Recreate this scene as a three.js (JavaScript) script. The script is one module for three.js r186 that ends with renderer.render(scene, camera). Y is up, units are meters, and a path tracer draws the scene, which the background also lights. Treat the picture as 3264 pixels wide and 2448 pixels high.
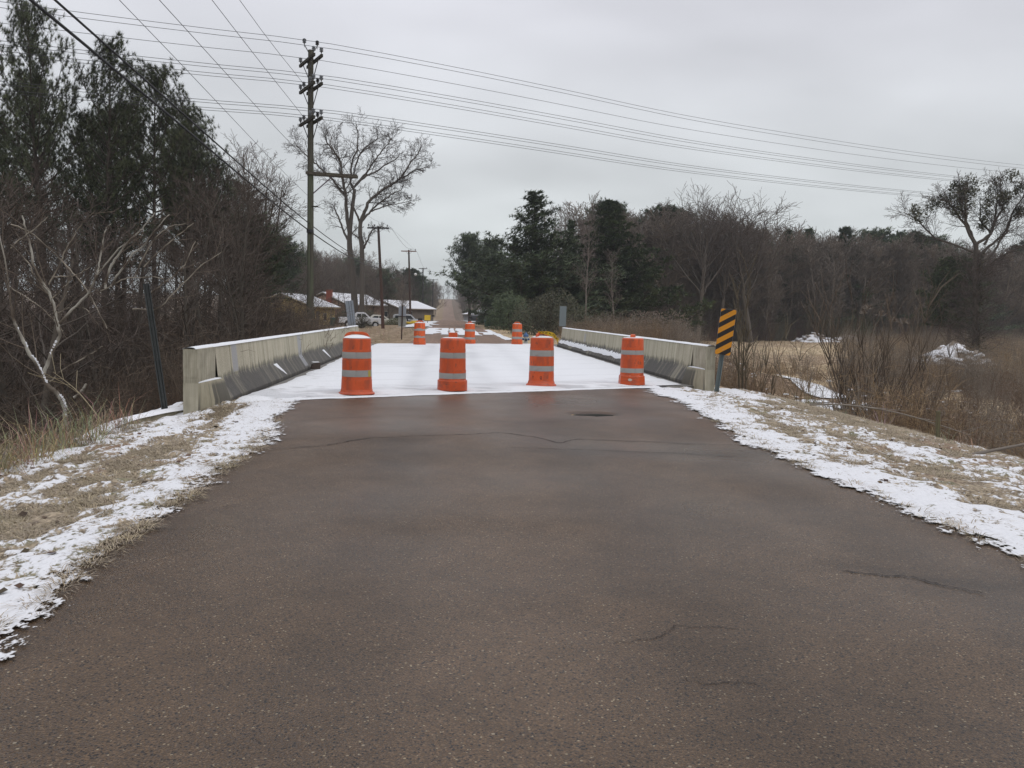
import * as THREE from 'three';
import { mergeGeometries } from 'three/addons/utils/BufferGeometryUtils.js';
import { RoundedBoxGeometry } from 'three/addons/geometries/RoundedBoxGeometry.js';

const D2R = Math.PI / 180;
const scene = new THREE.Scene();
// ---------- camera ----------
const camera = new THREE.PerspectiveCamera(46.92, 4 / 3, 0.05, 3000);
camera.position.set(0, 1.3606, 0);
camera.rotation.order = 'YXZ';
camera.rotation.set(-4.483 * D2R, -4.295 * D2R, 1.141 * D2R);
scene.add(camera);
const renderer = new THREE.WebGLRenderer({ antialias: true });
renderer.toneMapping = THREE.LinearToneMapping;
renderer.toneMappingExposure = 1.0;
renderer.shadowMap.enabled = true;

// ---------- noise and random ----------
function rngOf(seed) { let a = seed >>> 0; return () => { a = (a + 0x6D2B79F5) | 0; let t = Math.imul(a ^ (a >>> 15), 1 | a); t = (t + Math.imul(t ^ (t >>> 7), 61 | t)) ^ t; return ((t ^ (t >>> 14)) >>> 0) / 4294967296; }; }
function hash2(x, y, s = 0) { let h = Math.imul(x | 0, 374761393) + Math.imul(y | 0, 668265263) + Math.imul(s | 0, 974634777); h = Math.imul(h ^ (h >>> 13), 1274126177); return ((h ^ (h >>> 16)) >>> 0) / 4294967296; }
function vnoise(x, y, s = 0, per = 0) {
  const xi = Math.floor(x), yi = Math.floor(y), fx = x - xi, fy = y - yi, u = fx * fx * (3 - 2 * fx), v = fy * fy * (3 - 2 * fy);
  const m = per ? (k) => ((k % per) + per) % per : (k) => k;
  const a = hash2(m(xi), m(yi), s), b = hash2(m(xi + 1), m(yi), s), c = hash2(m(xi), m(yi + 1), s), d = hash2(m(xi + 1), m(yi + 1), s);
  return a + (b - a) * u + (c - a) * v + (a - b - c + d) * u * v;
}
function fbm(x, y, oct = 4, s = 0, per = 0) { let r = 0, a = 0.5, n = 0; for (let i = 0; i < oct; i++) { r += a * vnoise(x, y, s + i * 17, per); n += a; a *= 0.5; x *= 2; y *= 2; per *= 2; } return r / n; }
const clamp = (x, a = 0, b = 1) => Math.min(b, Math.max(a, x));
const sstep = (a, b, x) => { const t = clamp((x - a) / (b - a)); return t * t * (3 - 2 * t); };
const lerp = (a, b, t) => a + (b - a) * t;
const mix3 = (a, b, t) => [lerp(a[0], b[0], t), lerp(a[1], b[1], t), lerp(a[2], b[2], t)];
const toS = (x) => { x = clamp(x); return Math.round(255 * (x <= 0.0031308 ? 12.92 * x : 1.055 * Math.pow(x, 1 / 2.4) - 0.055)); };
const V = (x, y, z) => new THREE.Vector3(x, y, z);

// ---------- sky: even winter overcast ----------
{
  const W = 1024, H = 512, data = new Float32Array(W * H * 4);
  for (let r = 0; r < H; r++) {
    const up = ((r + 0.5) / H - 0.5) * Math.PI, y = Math.sin(up), c = Math.cos(up);
    for (let q = 0; q < W; q++) {
      const a = ((q + 0.5) / W - 0.5) * 2 * Math.PI, x = Math.cos(a) * c, z = Math.sin(a) * c;
      let col;
      if (y >= 0) {
        const k = 1.6 / (y + 0.22), n = fbm(x * k + 3.1, z * k * 1.6 + 7.7, 5, 3), n2 = fbm(x * k * 0.4 + 1.3, z * k * 0.4, 3, 9);
        const L = 0.52 + 0.58 * Math.pow(y, 0.8) + (n - 0.5) * 0.32 + (n2 - 0.5) * 0.46;
        const warm = sstep(0.02, 0.4, y);
        col = [L * lerp(0.955, 0.98, warm), L * lerp(1.015, 0.99, warm), L * lerp(1.03, 1.08, warm)];
      } else { const t = sstep(0, -0.15, y); col = mix3([0.50, 0.53, 0.535], [0.2, 0.19, 0.185], t); }
      data.set([col[0], col[1], col[2], 1], (r * W + q) * 4);
    }
  }
  const t = new THREE.DataTexture(data, W, H, THREE.RGBAFormat, THREE.FloatType);
  t.mapping = THREE.EquirectangularReflectionMapping; t.magFilter = t.minFilter = THREE.LinearFilter; t.wrapS = THREE.RepeatWrapping; t.needsUpdate = true;
  scene.background = t; scene.environment = t;
}
// ---------- sun behind cloud ----------
const sun = new THREE.DirectionalLight(0xfff4e6, 0.4);
sun.position.set(40, 90, 30); sun.target.position.set(0, 0, -20); sun.castShadow = true; sun.shadow.radius = 45;
Object.assign(sun.shadow.camera, { left: -90, right: 90, top: 90, bottom: -90, near: 1, far: 300 });
scene.add(sun, sun.target);
scene.fog = new THREE.FogExp2(new THREE.Color(0.62, 0.65, 0.67), 0.00035);

// ---------- textures ----------
function colorTex(w, h, fn, opt = {}) {
  const d = new Uint8Array(w * h * 4);
  for (let y = 0; y < h; y++) for (let x = 0; x < w; x++) { const c = fn(x / w, y / h, x, y), o = (y * w + x) * 4; d[o] = toS(c[0]); d[o + 1] = toS(c[1]); d[o + 2] = toS(c[2]); d[o + 3] = c.length > 3 ? Math.round(clamp(c[3]) * 255) : 255; }
  const t = new THREE.DataTexture(d, w, h); t.colorSpace = THREE.SRGBColorSpace; return texSet(t, opt);
}
function grayTex(w, h, fn, opt = {}) {
  const d = new Uint8Array(w * h * 4);
  for (let y = 0; y < h; y++) for (let x = 0; x < w; x++) { const v = Math.round(clamp(fn(x / w, y / h, x, y)) * 255), o = (y * w + x) * 4; d[o] = d[o + 1] = d[o + 2] = v; d[o + 3] = 255; }
  return texSet(new THREE.DataTexture(d, w, h), opt);
}
function texSet(t, opt) { t.magFilter = THREE.LinearFilter; t.minFilter = THREE.LinearMipmapLinearFilter; t.generateMipmaps = true; t.wrapS = opt.clamp ? THREE.ClampToEdgeWrapping : THREE.RepeatWrapping; t.wrapT = opt.clamp || opt.clampV ? THREE.ClampToEdgeWrapping : THREE.RepeatWrapping; t.needsUpdate = true; return t; }
const mat = (o) => new THREE.MeshStandardMaterial({ roughness: 0.85, ...o });
const rgb = (r, g, b) => new THREE.Color().setRGB(r, g, b);

// ---------- scene bookkeeping ----------
const used = {};
function numbered(name) { const n = used[name] = (used[name] ?? -1) + 1; return n ? name + '_' + String(n).padStart(3, '0') : name; }
function tag(o, label, category, group, kind) { if (label) o.userData.label = label; if (category) o.userData.category = category; if (group) o.userData.group = group; if (kind) o.userData.kind = kind; return o; }
function shade(o) { o.castShadow = o.receiveShadow = true; return o; }
function part(name, geo, m, parent) { const o = shade(new THREE.Mesh(geo, m)); o.name = name; parent.add(o); return o; }
function top(name, geo, m) { const o = shade(new THREE.Mesh(geo, m)); o.name = numbered(name); scene.add(o); return o; }
function struct(name, geo, m, label) { return tag(top(name, geo, m), label, null, null, 'structure'); }
function thing(name, label, category, [x, y, z] = [0, 0, 0], turn = 0, group) { const o = new THREE.Group(); o.name = numbered(name); o.position.set(x, y, z); o.rotation.y = turn; scene.add(o); return tag(o, label, category, group); }
function copyOf(src, name, label, group) { const c = src.clone(); c.name = numbered(name); c.userData = { ...src.userData }; if (label) c.userData.label = label; if (group) c.userData.group = group; scene.add(c); return c; }
function stuff(name, geo, m, list, label, parent) {   // list of {p,s,r,c}
  const im = shade(new THREE.InstancedMesh(geo, m, list.length)), M = new THREE.Matrix4(), q = new THREE.Quaternion(), e = new THREE.Euler(), s = V(1, 1, 1);
  list.forEach((k, i) => { e.set(k.rx || 0, k.r || 0, k.rz || 0); q.setFromEuler(e); if (k.s3) s.set(...k.s3); else s.setScalar(k.s ?? 1); M.compose(V(...k.p), q, s); im.setMatrixAt(i, M); if (k.c) im.setColorAt(i, rgb(...k.c)); });
  im.name = parent ? name : numbered(name); im.userData.kind = 'stuff'; if (label) im.userData.label = label; (parent ?? scene).add(im); return im;
}
// grid sheet: fn(u,v) -> {p:[x,y,z], uv:[a,b], c:[r,g,b]}
function sheet(nu, nv, fn, flip = false) {
  const P = [], U = [], C = [], I = []; let col = false;
  for (let j = 0; j <= nv; j++) for (let i = 0; i <= nu; i++) { const k = fn(i / nu, j / nv, i, j); P.push(...k.p); U.push(...(k.uv ?? [k.p[0], k.p[2]])); if (k.c) { col = true; C.push(...k.c); } }
  for (let j = 0; j < nv; j++) for (let i = 0; i < nu; i++) { const a = j * (nu + 1) + i, b = a + 1, c = a + nu + 1, d = c + 1; if (flip) I.push(a, b, c, b, d, c); else I.push(a, c, b, b, c, d); }
  const g = new THREE.BufferGeometry(); g.setAttribute('position', new THREE.Float32BufferAttribute(P, 3)); g.setAttribute('uv', new THREE.Float32BufferAttribute(U, 2)); if (col) g.setAttribute('color', new THREE.Float32BufferAttribute(C, 3));
  g.setIndex(I); g.computeVertexNormals(); return g;
}
function box(w, h, d, x = 0, y = 0, z = 0, r = 0, ry = 0, rz = 0, rx = 0) { const g = r ? new RoundedBoxGeometry(w, h, d, 2, r) : new THREE.BoxGeometry(w, h, d); if (rx) g.rotateX(rx); if (rz) g.rotateZ(rz); if (ry) g.rotateY(ry); g.translate(x, y, z); return g.index ? g.toNonIndexed() : g; }
function cyl(r0, r1, h, x, y, z, n = 16, axis) { const g = new THREE.CylinderGeometry(r1, r0, h, n); if (axis === 'x') g.rotateZ(Math.PI / 2); if (axis === 'z') g.rotateX(Math.PI / 2); g.translate(x, y, z); return g.toNonIndexed(); }
function lathe(pts, n = 40) { return new THREE.LatheGeometry(pts.map((p) => new THREE.Vector2(p[0], p[1])), n); }
function join(list) { return mergeGeometries(list.map((g) => { const k = g.index ? g.toNonIndexed() : g.clone(); for (const a of Object.keys(k.attributes)) if (!['position', 'normal', 'uv'].includes(a)) k.deleteAttribute(a); return k; })); }
function bar(a, b, w, h) { const d = V().subVectors(b, a), L = d.length(), g = new THREE.BoxGeometry(w, h, L); const m = new THREE.Matrix4().lookAt(a, b, V(0, 1, 0)); m.setPosition(a.clone().add(b).multiplyScalar(0.5)); g.applyMatrix4(m); return g.toNonIndexed(); }

// ---------- tube builder for wood, stems, wires; leaf builder ----------
class TB {
  constructor() { this.p = []; this.n = []; this.c = []; this.i = []; }
  poly(pts, rad, sides, col) {
    const N = pts.length, T = V(), X = V(), Y = V(), base = this.p.length / 3; let ref = null;
    for (let k = 0; k < N; k++) {
      T.subVectors(pts[Math.min(k + 1, N - 1)], pts[Math.max(k - 1, 0)]).normalize();
      if (!ref) ref = Math.abs(T.y) > 0.9 ? V(1, 0, 0) : V(0, 1, 0);
      X.crossVectors(T, ref).normalize(); Y.crossVectors(T, X); ref = X.clone().cross(T).normalize();
      const r = rad[k], cc = typeof col === 'function' ? col(pts[k], k / (N - 1)) : col;
      for (let s = 0; s < sides; s++) { const a = s / sides * 6.28318, cs = Math.cos(a), sn = Math.sin(a), nx = X.x * cs + Y.x * sn, ny = X.y * cs + Y.y * sn, nz = X.z * cs + Y.z * sn; this.p.push(pts[k].x + nx * r, pts[k].y + ny * r, pts[k].z + nz * r); this.n.push(nx, ny, nz); this.c.push(cc[0], cc[1], cc[2]); }
    }
    for (let k = 0; k < N - 1; k++) for (let s = 0; s < sides; s++) { const a = base + k * sides + s, b = base + k * sides + (s + 1) % sides, c = a + sides, d = b + sides; this.i.push(a, b, c, b, d, c); }
  }
  tri(a, b, c, col) { const k = this.p.length / 3, e = V().subVectors(b, a), f = V().subVectors(c, a), n = e.cross(f).normalize(); for (const q of [a, b, c]) { this.p.push(q.x, q.y, q.z); this.n.push(n.x, n.y, n.z); this.c.push(col[0], col[1], col[2]); } this.i.push(k, k + 1, k + 2); }
  blade(a, dir, len, w, col) { const s = V().crossVectors(dir, V(0.31, 0.83, 0.46)).normalize().multiplyScalar(w / 2); this.tri(a.clone().add(s), a.clone().sub(s), a.clone().addScaledVector(dir, len), col); }
  geo() { const g = new THREE.BufferGeometry(); g.setAttribute('position', new THREE.Float32BufferAttribute(this.p, 3)); g.setAttribute('normal', new THREE.Float32BufferAttribute(this.n, 3)); g.setAttribute('color', new THREE.Float32BufferAttribute(this.c, 3)); g.setIndex(this.i); return g; }
}
const rdir = (r) => { const z = r() * 2 - 1, a = r() * 6.28318, s = Math.sqrt(1 - z * z); return V(Math.cos(a) * s, z, Math.sin(a) * s); };
function grow(tb, P, D, len, rad, lv, o, rnd) {
  const segs = Math.max(1, Math.round(len / (o.seg[lv] ?? 0.5))), pts = [P.clone()], rads = [rad], d = D.clone(), p = P.clone();
  const end = o.end ?? 0.3;
  for (let k = 1; k <= segs; k++) { d.addScaledVector(rdir(rnd), o.wander[lv]).addScaledVector(V(0, 1, 0), (o.up[lv] ?? 0)).normalize(); p.addScaledVector(d, len / segs); pts.push(p.clone()); rads.push(Math.max(o.rmin, rad * lerp(1, lv ? 0.25 : end, k / segs))); }
  tb.poly(pts, rads, o.sides[lv], o.col[Math.min(lv, o.col.length - 1)]);
  spawn(tb, pts, rads, len, lv, o, rnd);
}
function spawn(tb, pts, rads, len, lv, o, rnd) {
  if (lv + 1 >= o.levels) return;
  const n = Math.max(1, Math.round(o.n[lv] * (0.75 + 0.5 * rnd()) * (lv ? Math.min(1.4, len / (o.ref?.[lv] ?? len)) : 1))), N = pts.length - 1; let az = rnd() * 6.28;
  for (let k = 0; k < n; k++) {
    const t = lerp(o.t0[lv], 1, (k + rnd() * 0.8) / n), f = Math.min(N - 1e-3, t * N), a = Math.floor(f), q = pts[a].clone().lerp(pts[a + 1], f - a), r = lerp(rads[a], rads[a + 1], f - a);
    const T = V().subVectors(pts[a + 1], pts[a]).normalize(), ang = o.ang[lv] * (0.7 + 0.6 * rnd()); az += 2.4 + rnd() * 0.8;
    const X = V().crossVectors(T, Math.abs(T.y) > 0.9 ? V(1, 0, 0) : V(0, 1, 0)).normalize(), Y = V().crossVectors(T, X);
    const d = T.clone().multiplyScalar(Math.cos(ang)).addScaledVector(X, Math.sin(ang) * Math.cos(az)).addScaledVector(Y, Math.sin(ang) * Math.sin(az)).normalize();
    if (o.flat) d.z *= o.flat;
    grow(tb, q, d, len * o.ratio[lv] * (1 - (o.shrink?.[lv] ?? 0.4) * t) * (0.7 + 0.6 * rnd()), Math.max(o.rmin, r * (o.rr ?? 0.55)), lv + 1, o, rnd);
  }
}
const vmat = mat({ vertexColors: true, roughness: 0.95 });
const leafMat = mat({ vertexColors: true, roughness: 0.8, side: THREE.DoubleSide });

// =====================  THE SETTING  =====================
const zNear = (x) => -14.93 - 0.534 * x, zFar = (x) => -39.9 - 0.45 * x;
const profile = [[0, 0], [170, 0], [250, -0.6], [330, -1.2], [400, 0.2], [480, 3.2], [595, 8.5], [720, 13], [900, 15], [2000, 15]];
function roadLin(d) { if (d <= 0) return 0; for (let i = 1; i < profile.length; i++) if (d <= profile[i][0]) { const a = profile[i - 1], b = profile[i]; return lerp(a[1], b[1], (d - a[0]) / (b[0] - a[0])); } return 15; }
function roadY(z) { const d = -z; if (d < 140) return 0; let s = 0; for (let k = -2; k <= 2; k++) s += roadLin(d + k * 14); return s / 5; }
const edgeL = (z) => -1.8 - 0.45 * sstep(-8.5, -13.2, z), edgeR = (z) => 3.33 + 0.6 * sstep(-8.5, -15.5, z);
function groundY(x, z) {
  const d = -z, yr = roadY(z), dl = -1.8 - x, dr = x - 3.4; let y = 0;
  if (dl > 0) {
    const f = sstep(35, 42.5, d - 0.3 * x);
    const near = -0.07 * clamp(dl, 0, 2.1) * (1 - 0.9 * sstep(-11, -13, z) * (1 - sstep(1.3, 1.8, dl))) - 2.3 * sstep(2.1, 6.2, dl) - 1.0 * Math.exp(-Math.pow((d - 24) / 7, 2)) * sstep(3, 7, dl), far = -0.05 * clamp(dl, 0, 3) - 0.5 * sstep(3, 12, dl);
    y = lerp(near, far, f);
  } else if (dr > 0) {
    const f = sstep(37, 45, d + 0.5 * (6 - x) * (x < 30 ? 1 : 0)) * (1 - sstep(14, 24, x));
    const near = -0.055 * clamp(dr, 0, 2.7) - 2.3 * sstep(2.6, 8.5, dr) - 0.7 * Math.exp(-Math.pow((d - 32) / 8, 2)) * sstep(3, 8, dr) * (1 - sstep(18, 30, x)) + 0.35 * sstep(20, 60, x), far = -0.04 * clamp(dr, 0, 4) - 1.0 * sstep(6, 18, dr);
    y = lerp(near, far, f);
  }
  const inDeck = x > -3.5 && x < 5.5 ? sstep(0.5, 1.5, zNear(x) - z) * sstep(0.5, 1.5, z - zFar(x)) : 0;
  y = lerp(y, Math.min(y, -2.9), inDeck);
  const out = Math.max(dl, dr), hill = sstep(170, 520, d) * 0; 
  return y + yr + hill + (out > 0 ? (fbm(x * 0.35 + 5, z * 0.35, 3, 21) - 0.5) * 0.5 * sstep(2.4, 6, out) : 0);
}

// ----- ground: one sheet to the horizon -----
const groundTex = colorTex(1024, 1024, (u, v) => {
  const n = fbm(u * 8, v * 8, 5, 31, 8), f = fbm(u * 90, v * 60, 2, 77, 0), s = fbm(u * 16 + 3, v * 16, 5, 45, 16), q = vnoise(u * 220, v * 220, 5, 220);
  const c = mix3([0.85, 0.8, 0.75], [1.15, 1.12, 1.05], clamp(n * 0.6 + f * 0.7 + (q - 0.5) * 0.3));
  const w = sstep(0.66, 0.70, s + (q - 0.5) * 0.12) * 0.85;
  return mix3([c[0] * 0.28, c[1] * 0.26, c[2] * 0.24], [0.85, 0.86, 0.88], w);
});
groundTex.repeat.set(1 / 5, 1 / 5);
{
  const xs = [], zs = [], wsp = (a, k) => Math.sign(a) * (Math.exp(Math.abs(a) * k) - 1);
  for (let i = -130; i <= 130; i++) xs.push(0.8 + wsp(i / 130, 6.4) * 0.78);
  for (let j = 0; j <= 60; j++) zs.push(40 - j);
  for (let j = 1; j <= 150; j++) zs.push(-20 - (Math.exp(j / 150 * 4.2) - 1) * 18);
  const g = sheet(xs.length - 1, zs.length - 1, (u, v, i, j) => {
    const x = xs[i], z = zs[j]; let y = groundY(x, z) - 0.035; const dl = -1.8 - x, dr = x - 3.4, d = -z;
    if (z > -19 && ((dl > -0.5 && dl < 2.6) || (dr > -0.5 && dr < 3.4))) y -= 0.05;
    // colour of what grows: leaf litter and brush on the left, straw field on the right, lawn beyond
    const n = fbm(x * 0.09, z * 0.09, 4, 8), n2 = fbm(x * 0.5, z * 0.5, 3, 18);
    let c = dl > 0 ? mix3([0.30, 0.21, 0.15], [0.42, 0.32, 0.2], n2) : mix3([0.8, 0.64, 0.44], [1.1, 0.92, 0.62], sstep(0.3, 0.7, n));
    if (dr > 3 && dr < 20 && d < 50) c = mix3([0.33, 0.23, 0.16], [0.55, 0.42, 0.27], n2);
    if (dl > 0 && d > 40) c = mix3(c, mix3([0.55, 0.42, 0.28], [0.85, 0.68, 0.45], n2), 0.75 * (1 - sstep(14, 22, dl)));
    if (dr > 0 && d > 130 + 0.55 * dr) c = mix3(c, [0.26, 0.19, 0.14], 0.9);
    return { p: [x, y, z], uv: [x, z], c: c.map((k) => k * 1.25) };
  }, true);
  struct('ground', g, mat({ map: groundTex, vertexColors: true, roughness: 1 }), 'ground of dead grass, leaf litter and traces of snow');
}

// ----- asphalt -----
function stones(n, seed) {
  const cx = new Float32Array(n * n), cy = new Float32Array(n * n), r = new Float32Array(n * n), b = new Float32Array(n * n), rn = rngOf(seed);
  for (let i = 0; i < n * n; i++) { cx[i] = rn(); cy[i] = rn(); r[i] = 0.25 + 0.4 * rn(); b[i] = rn(); }
  return (u, v) => { const X = u * n, Y = v * n, xi = Math.floor(X), yi = Math.floor(Y); let best = 9, id = 0, rr = 1; for (let dy = -1; dy <= 1; dy++) for (let dx = -1; dx <= 1; dx++) { const k = ((yi + dy + n) % n) * n + (xi + dx + n) % n, ex = xi + dx + cx[k] - X, ey = yi + dy + cy[k] - Y, d = Math.sqrt(ex * ex + ey * ey) / r[k]; if (d < best) { best = d; id = k; rr = b[k]; } } return [best, rr, id]; };
}
const stA = stones(190, 5), stB = stones(64, 9);
const asphaltTex = colorTex(1024, 1024, (u, v) => {
  const [d, b, id] = stA(u, v), [d2, b2] = stB(u, v), n = fbm(u * 6, v * 6, 4, 3, 6);
  let c = [0.124, 0.083, 0.053], k = 0.68 + 0.5 * n;
  if (d < 1) { const h = hash2(id, 7); k *= 0.75 + 0.65 * b; c = mix3(c, [0.16, 0.105, 0.062], h * 0.7); if (b > 0.978) c = [0.27, 0.22, 0.15]; else if (b < 0.12) c = [0.035, 0.03, 0.028]; } else k *= 0.7;
  if (d2 < 0.4 && b2 > 0.99) { c = [0.30, 0.25, 0.18]; k = 1; }
  return [c[0] * k, c[1] * k, c[2] * k];
});
const asphaltBump = grayTex(1024, 1024, (u, v) => { const [d, b] = stA(u, v); return (d < 1 ? 0.45 + 0.5 * (1 - d * d) * (0.5 + b * 0.5) : 0.3); });
for (const t of [asphaltTex, asphaltBump]) t.repeat.set(1 / 1.5, 1 / 1.5);
const roadWet = grayTex(512, 1024, (u, v) => clamp(0.46 + (fbm(u * 5, v * 9, 4, 61) - 0.5) * 0.5 - 0.12 * sstep(0.35, 0.7, fbm(u * 3, v * 16 + 4, 3, 71))), { clamp: true });
roadWet.channel = 1;
const roadMat = new THREE.MeshPhysicalMaterial({ specularIntensity: 0.42, map: asphaltTex, bumpMap: asphaltBump, bumpScale: 0.0025, roughnessMap: roadWet, roughness: 1, vertexColors: true });
const potholes = [[2.06, -12.24, 0.36, 0.24, 0.045], [1.93, -4.62, 0.045, 0.03, 0.012], [1.0, -11.2, 0.5, 0.12, 0.006]];
{
  const z0 = 7;
  const g = sheet(62, 230, (u, v) => {
    let z = lerp(z0, -15, v), jag = 0.03 * (fbm(z * 3, 1, 3, 4) - 0.5) * 2, xl = edgeL(z) + jag - 0.16, xr = edgeR(z) + 0.16 + 0.05 * (fbm(z * 2.3, 5, 3, 6) - 0.5) * 2, x = lerp(xl, xr, u);
    z = lerp(z0, zNear(x) + 0.02, v);
    let y = (fbm(x * 0.9, z * 0.5, 3, 14) - 0.5) * 0.022 - 0.012 * Math.pow(Math.abs(u - 0.5) * 2, 3), k = 1;
    for (const [px, pz, a, b, h] of potholes) { const q = Math.hypot((x - px) / a, (z - pz) / b) + (fbm(x * 9, z * 9, 2, 3) - 0.5) * 0.5; const s = 1 - sstep(0.7, 1.15, q); y -= h * s; k *= 1 - 0.68 * s * (h > 0.01 ? 1 : 0.3); }
    const n = fbm(x * 0.45, z * 0.22, 4, 33), lane = -0.13 * Math.exp(-Math.pow((x - 1.35) / 0.45, 2)) - 0.12 * Math.exp(-Math.pow((x - 2.75) / 0.4, 2)) - 0.10 * Math.exp(-Math.pow((x + 0.55) / 0.35, 2)) + 0.10 * Math.exp(-Math.pow((x - 0.35) / 0.4, 2)) - 0.10 * sstep(0.55, 0.7, fbm(x * 1.1 + 4, z * 0.7, 4, 81)), streak = fbm(x * 0.35 + 9, z * 1.3, 3, 51);
    const seam = 0.30 * Math.exp(-Math.pow((z + 4.62 - 0.2 * (x - 1.9) - 0.12 * Math.sin(x * 5)) / 0.10, 2)) * sstep(1.8, 2.4, x) + 0.16 * Math.exp(-Math.pow((z + 8.75) / 0.2, 2)) * sstep(0.2, 1.2, x) + 0.14 * Math.exp(-Math.pow((z + 9.5) / 0.18, 2)) * sstep(0.2, -0.6, x);
    const t = 0.90 - seam + 0.24 * (n - 0.5) + lane + 0.22 * (streak - 0.5) * sstep(-4, -9, z);
    const red = sstep(-8, -13, z);
    return { p: [x, y, z], uv: [x, z], c: [t * k * lerp(1.0, 1.1, red), t * k, t * k * 0.98] };
  }, true);
  g.setAttribute('uv1', g.attributes.uv.clone()); { const a = g.attributes.uv1; for (let i = 0; i < a.count; i++) a.setXY(i, (a.getX(i) + 3) / 8, (a.getY(i) + 17) / 26); }
  struct('near_road', g, roadMat, 'worn wet brown asphalt road running up to the closed bridge');
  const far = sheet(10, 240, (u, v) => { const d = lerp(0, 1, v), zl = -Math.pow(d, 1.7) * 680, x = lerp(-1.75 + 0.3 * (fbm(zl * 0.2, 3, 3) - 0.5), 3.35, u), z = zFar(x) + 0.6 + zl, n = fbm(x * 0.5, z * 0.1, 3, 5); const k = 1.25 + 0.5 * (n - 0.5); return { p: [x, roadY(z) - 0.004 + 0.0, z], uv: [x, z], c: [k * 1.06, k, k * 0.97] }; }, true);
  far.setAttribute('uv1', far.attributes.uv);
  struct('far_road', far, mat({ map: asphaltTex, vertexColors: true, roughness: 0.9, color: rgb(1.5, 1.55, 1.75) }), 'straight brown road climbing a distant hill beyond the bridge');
}
// water standing in the large pothole
{ const t = new TB(); const g = new THREE.CircleGeometry(1, 28); g.rotateX(-Math.PI / 2); g.scale(0.29, 1, 0.16); g.translate(2.07, -0.022, -12.20); struct('puddle', g, mat({ color: rgb(0.05, 0.048, 0.045), roughness: 0.08 }), 'water standing in the pothole in front of the third barrel'); }
// cracks
const roadBump = (x, z) => (fbm(x * 0.9, z * 0.5, 3, 14) - 0.5) * 0.022;
function ribbon(pts, w, y, seed) { const P = [], I = [], C = []; const c = new THREE.CatmullRomCurve3(pts.map(([x, z]) => V(x, y, z)), false, 'catmullrom', 0.2), n = pts.length * 14; for (let k = 0; k <= n; k++) { const p = c.getPoint(k / n), t = c.getTangent(k / n), ww = w * (0.35 + 0.9 * vnoise(k * 0.9, seed, 3)) * Math.min(1, k / 4, (n - k) / 4), j = (vnoise(k * 0.7, seed, 8) - 0.5) * 0.035; const yy = roadBump(p.x, p.z) + 0.003; P.push(p.x - t.z * (ww + j), yy, p.z + t.x * (ww + j), p.x + t.z * (ww - j), yy, p.z - t.x * (ww - j)); if (k < n) { const a = k * 2; I.push(a, a + 1, a + 2, a + 1, a + 3, a + 2); } } const g = new THREE.BufferGeometry(); g.setAttribute('position', new THREE.Float32BufferAttribute(P, 3)); g.setIndex(I); g.computeVertexNormals(); return g; }
const crackMat = mat({ color: rgb(0.038, 0.030, 0.025), roughness: 0.95, side: THREE.DoubleSide });
struct('road_crack', ribbon([[-1.8,-8.68],[-1.22,-9.02],[-0.81,-9.62],[0.2,-9.88],[0.63,-10.1],[1.02,-9.75],[1.23,-9.33],[1.47,-9.63],[2.61,-9.38],[3.19,-9.28]], 0.009, 0.012, 44), crackMat, 'long crack across the road below the pothole');
struct('road_crack', ribbon([[0.59,-9.0],[1.36,-8.86],[2.28,-8.72],[3.12,-8.5]], 0.006, 0.012, 45), crackMat, 'faint crack across the right half of the road');
struct('road_crack', ribbon([[-1.92,-10.88],[-1.53,-11.25],[-0.97,-11.55]], 0.006, 0.012, 56), crackMat, 'short crack on the left half of the road near the bridge');
struct('road_crack', ribbon([[0.71,-3.56],[0.87,-3.6],[0.97,-3.67],[1.03,-3.76],[1.17,-3.75],[1.31,-3.73]], 0.0028, 0.012, 46), crackMat, 'branching crack in the middle of the near road');
struct('road_crack', ribbon([[2.16,-4.59],[2.34,-4.5],[2.48,-4.47],[2.59,-4.31],[2.73,-4.17]], 0.008, 0.012, 49), crackMat, 'wide dark seam on the right side of the near road');
struct('road_crack', ribbon([[-1.53,-6.14],[-1.47,-6.19],[-1.41,-6.19]], 0.004, 0.012, 39), crackMat, 'tiny crack on the left of the near road');
struct('road_crack', ribbon([[0.91,-3.2],[0.98,-3.15],[1.12,-3.16],[1.18,-3.13]], 0.0028, 0.012, 46), crackMat, 'curved crack low on the right of the near road');


// ----- bridge deck and its snow -----
{
  const sh = new THREE.Shape(); sh.moveTo(-3.5, -zNear(-3.5) + 0.3); sh.lineTo(5.5, -zNear(5.5)); sh.lineTo(5.5, -zFar(5.5)); sh.lineTo(-3.5, -zFar(-3.5)); sh.closePath();
  const g = new THREE.ExtrudeGeometry(sh, { depth: 0.6, bevelEnabled: false }); g.rotateX(-Math.PI / 2); g.translate(0, -0.612, 0);
  struct('bridge_deck', g, mat({ color: rgb(0.2, 0.19, 0.17) }), 'concrete deck of the closed bridge');
}
const snowBump = grayTex(512, 512, (u, v) => fbm(u * 24, v * 24, 5, 88, 24)); snowBump.repeat.set(1 / 1.2, 1 / 1.2);
const snowMat = mat({ color: rgb(0.81, 0.828, 0.842), bumpMap: snowBump, bumpScale: 0.02, roughness: 0.92, vertexColors: true });
const snowPlain = mat({ color: rgb(0.81, 0.828, 0.842), roughness: 0.95 });
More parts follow.
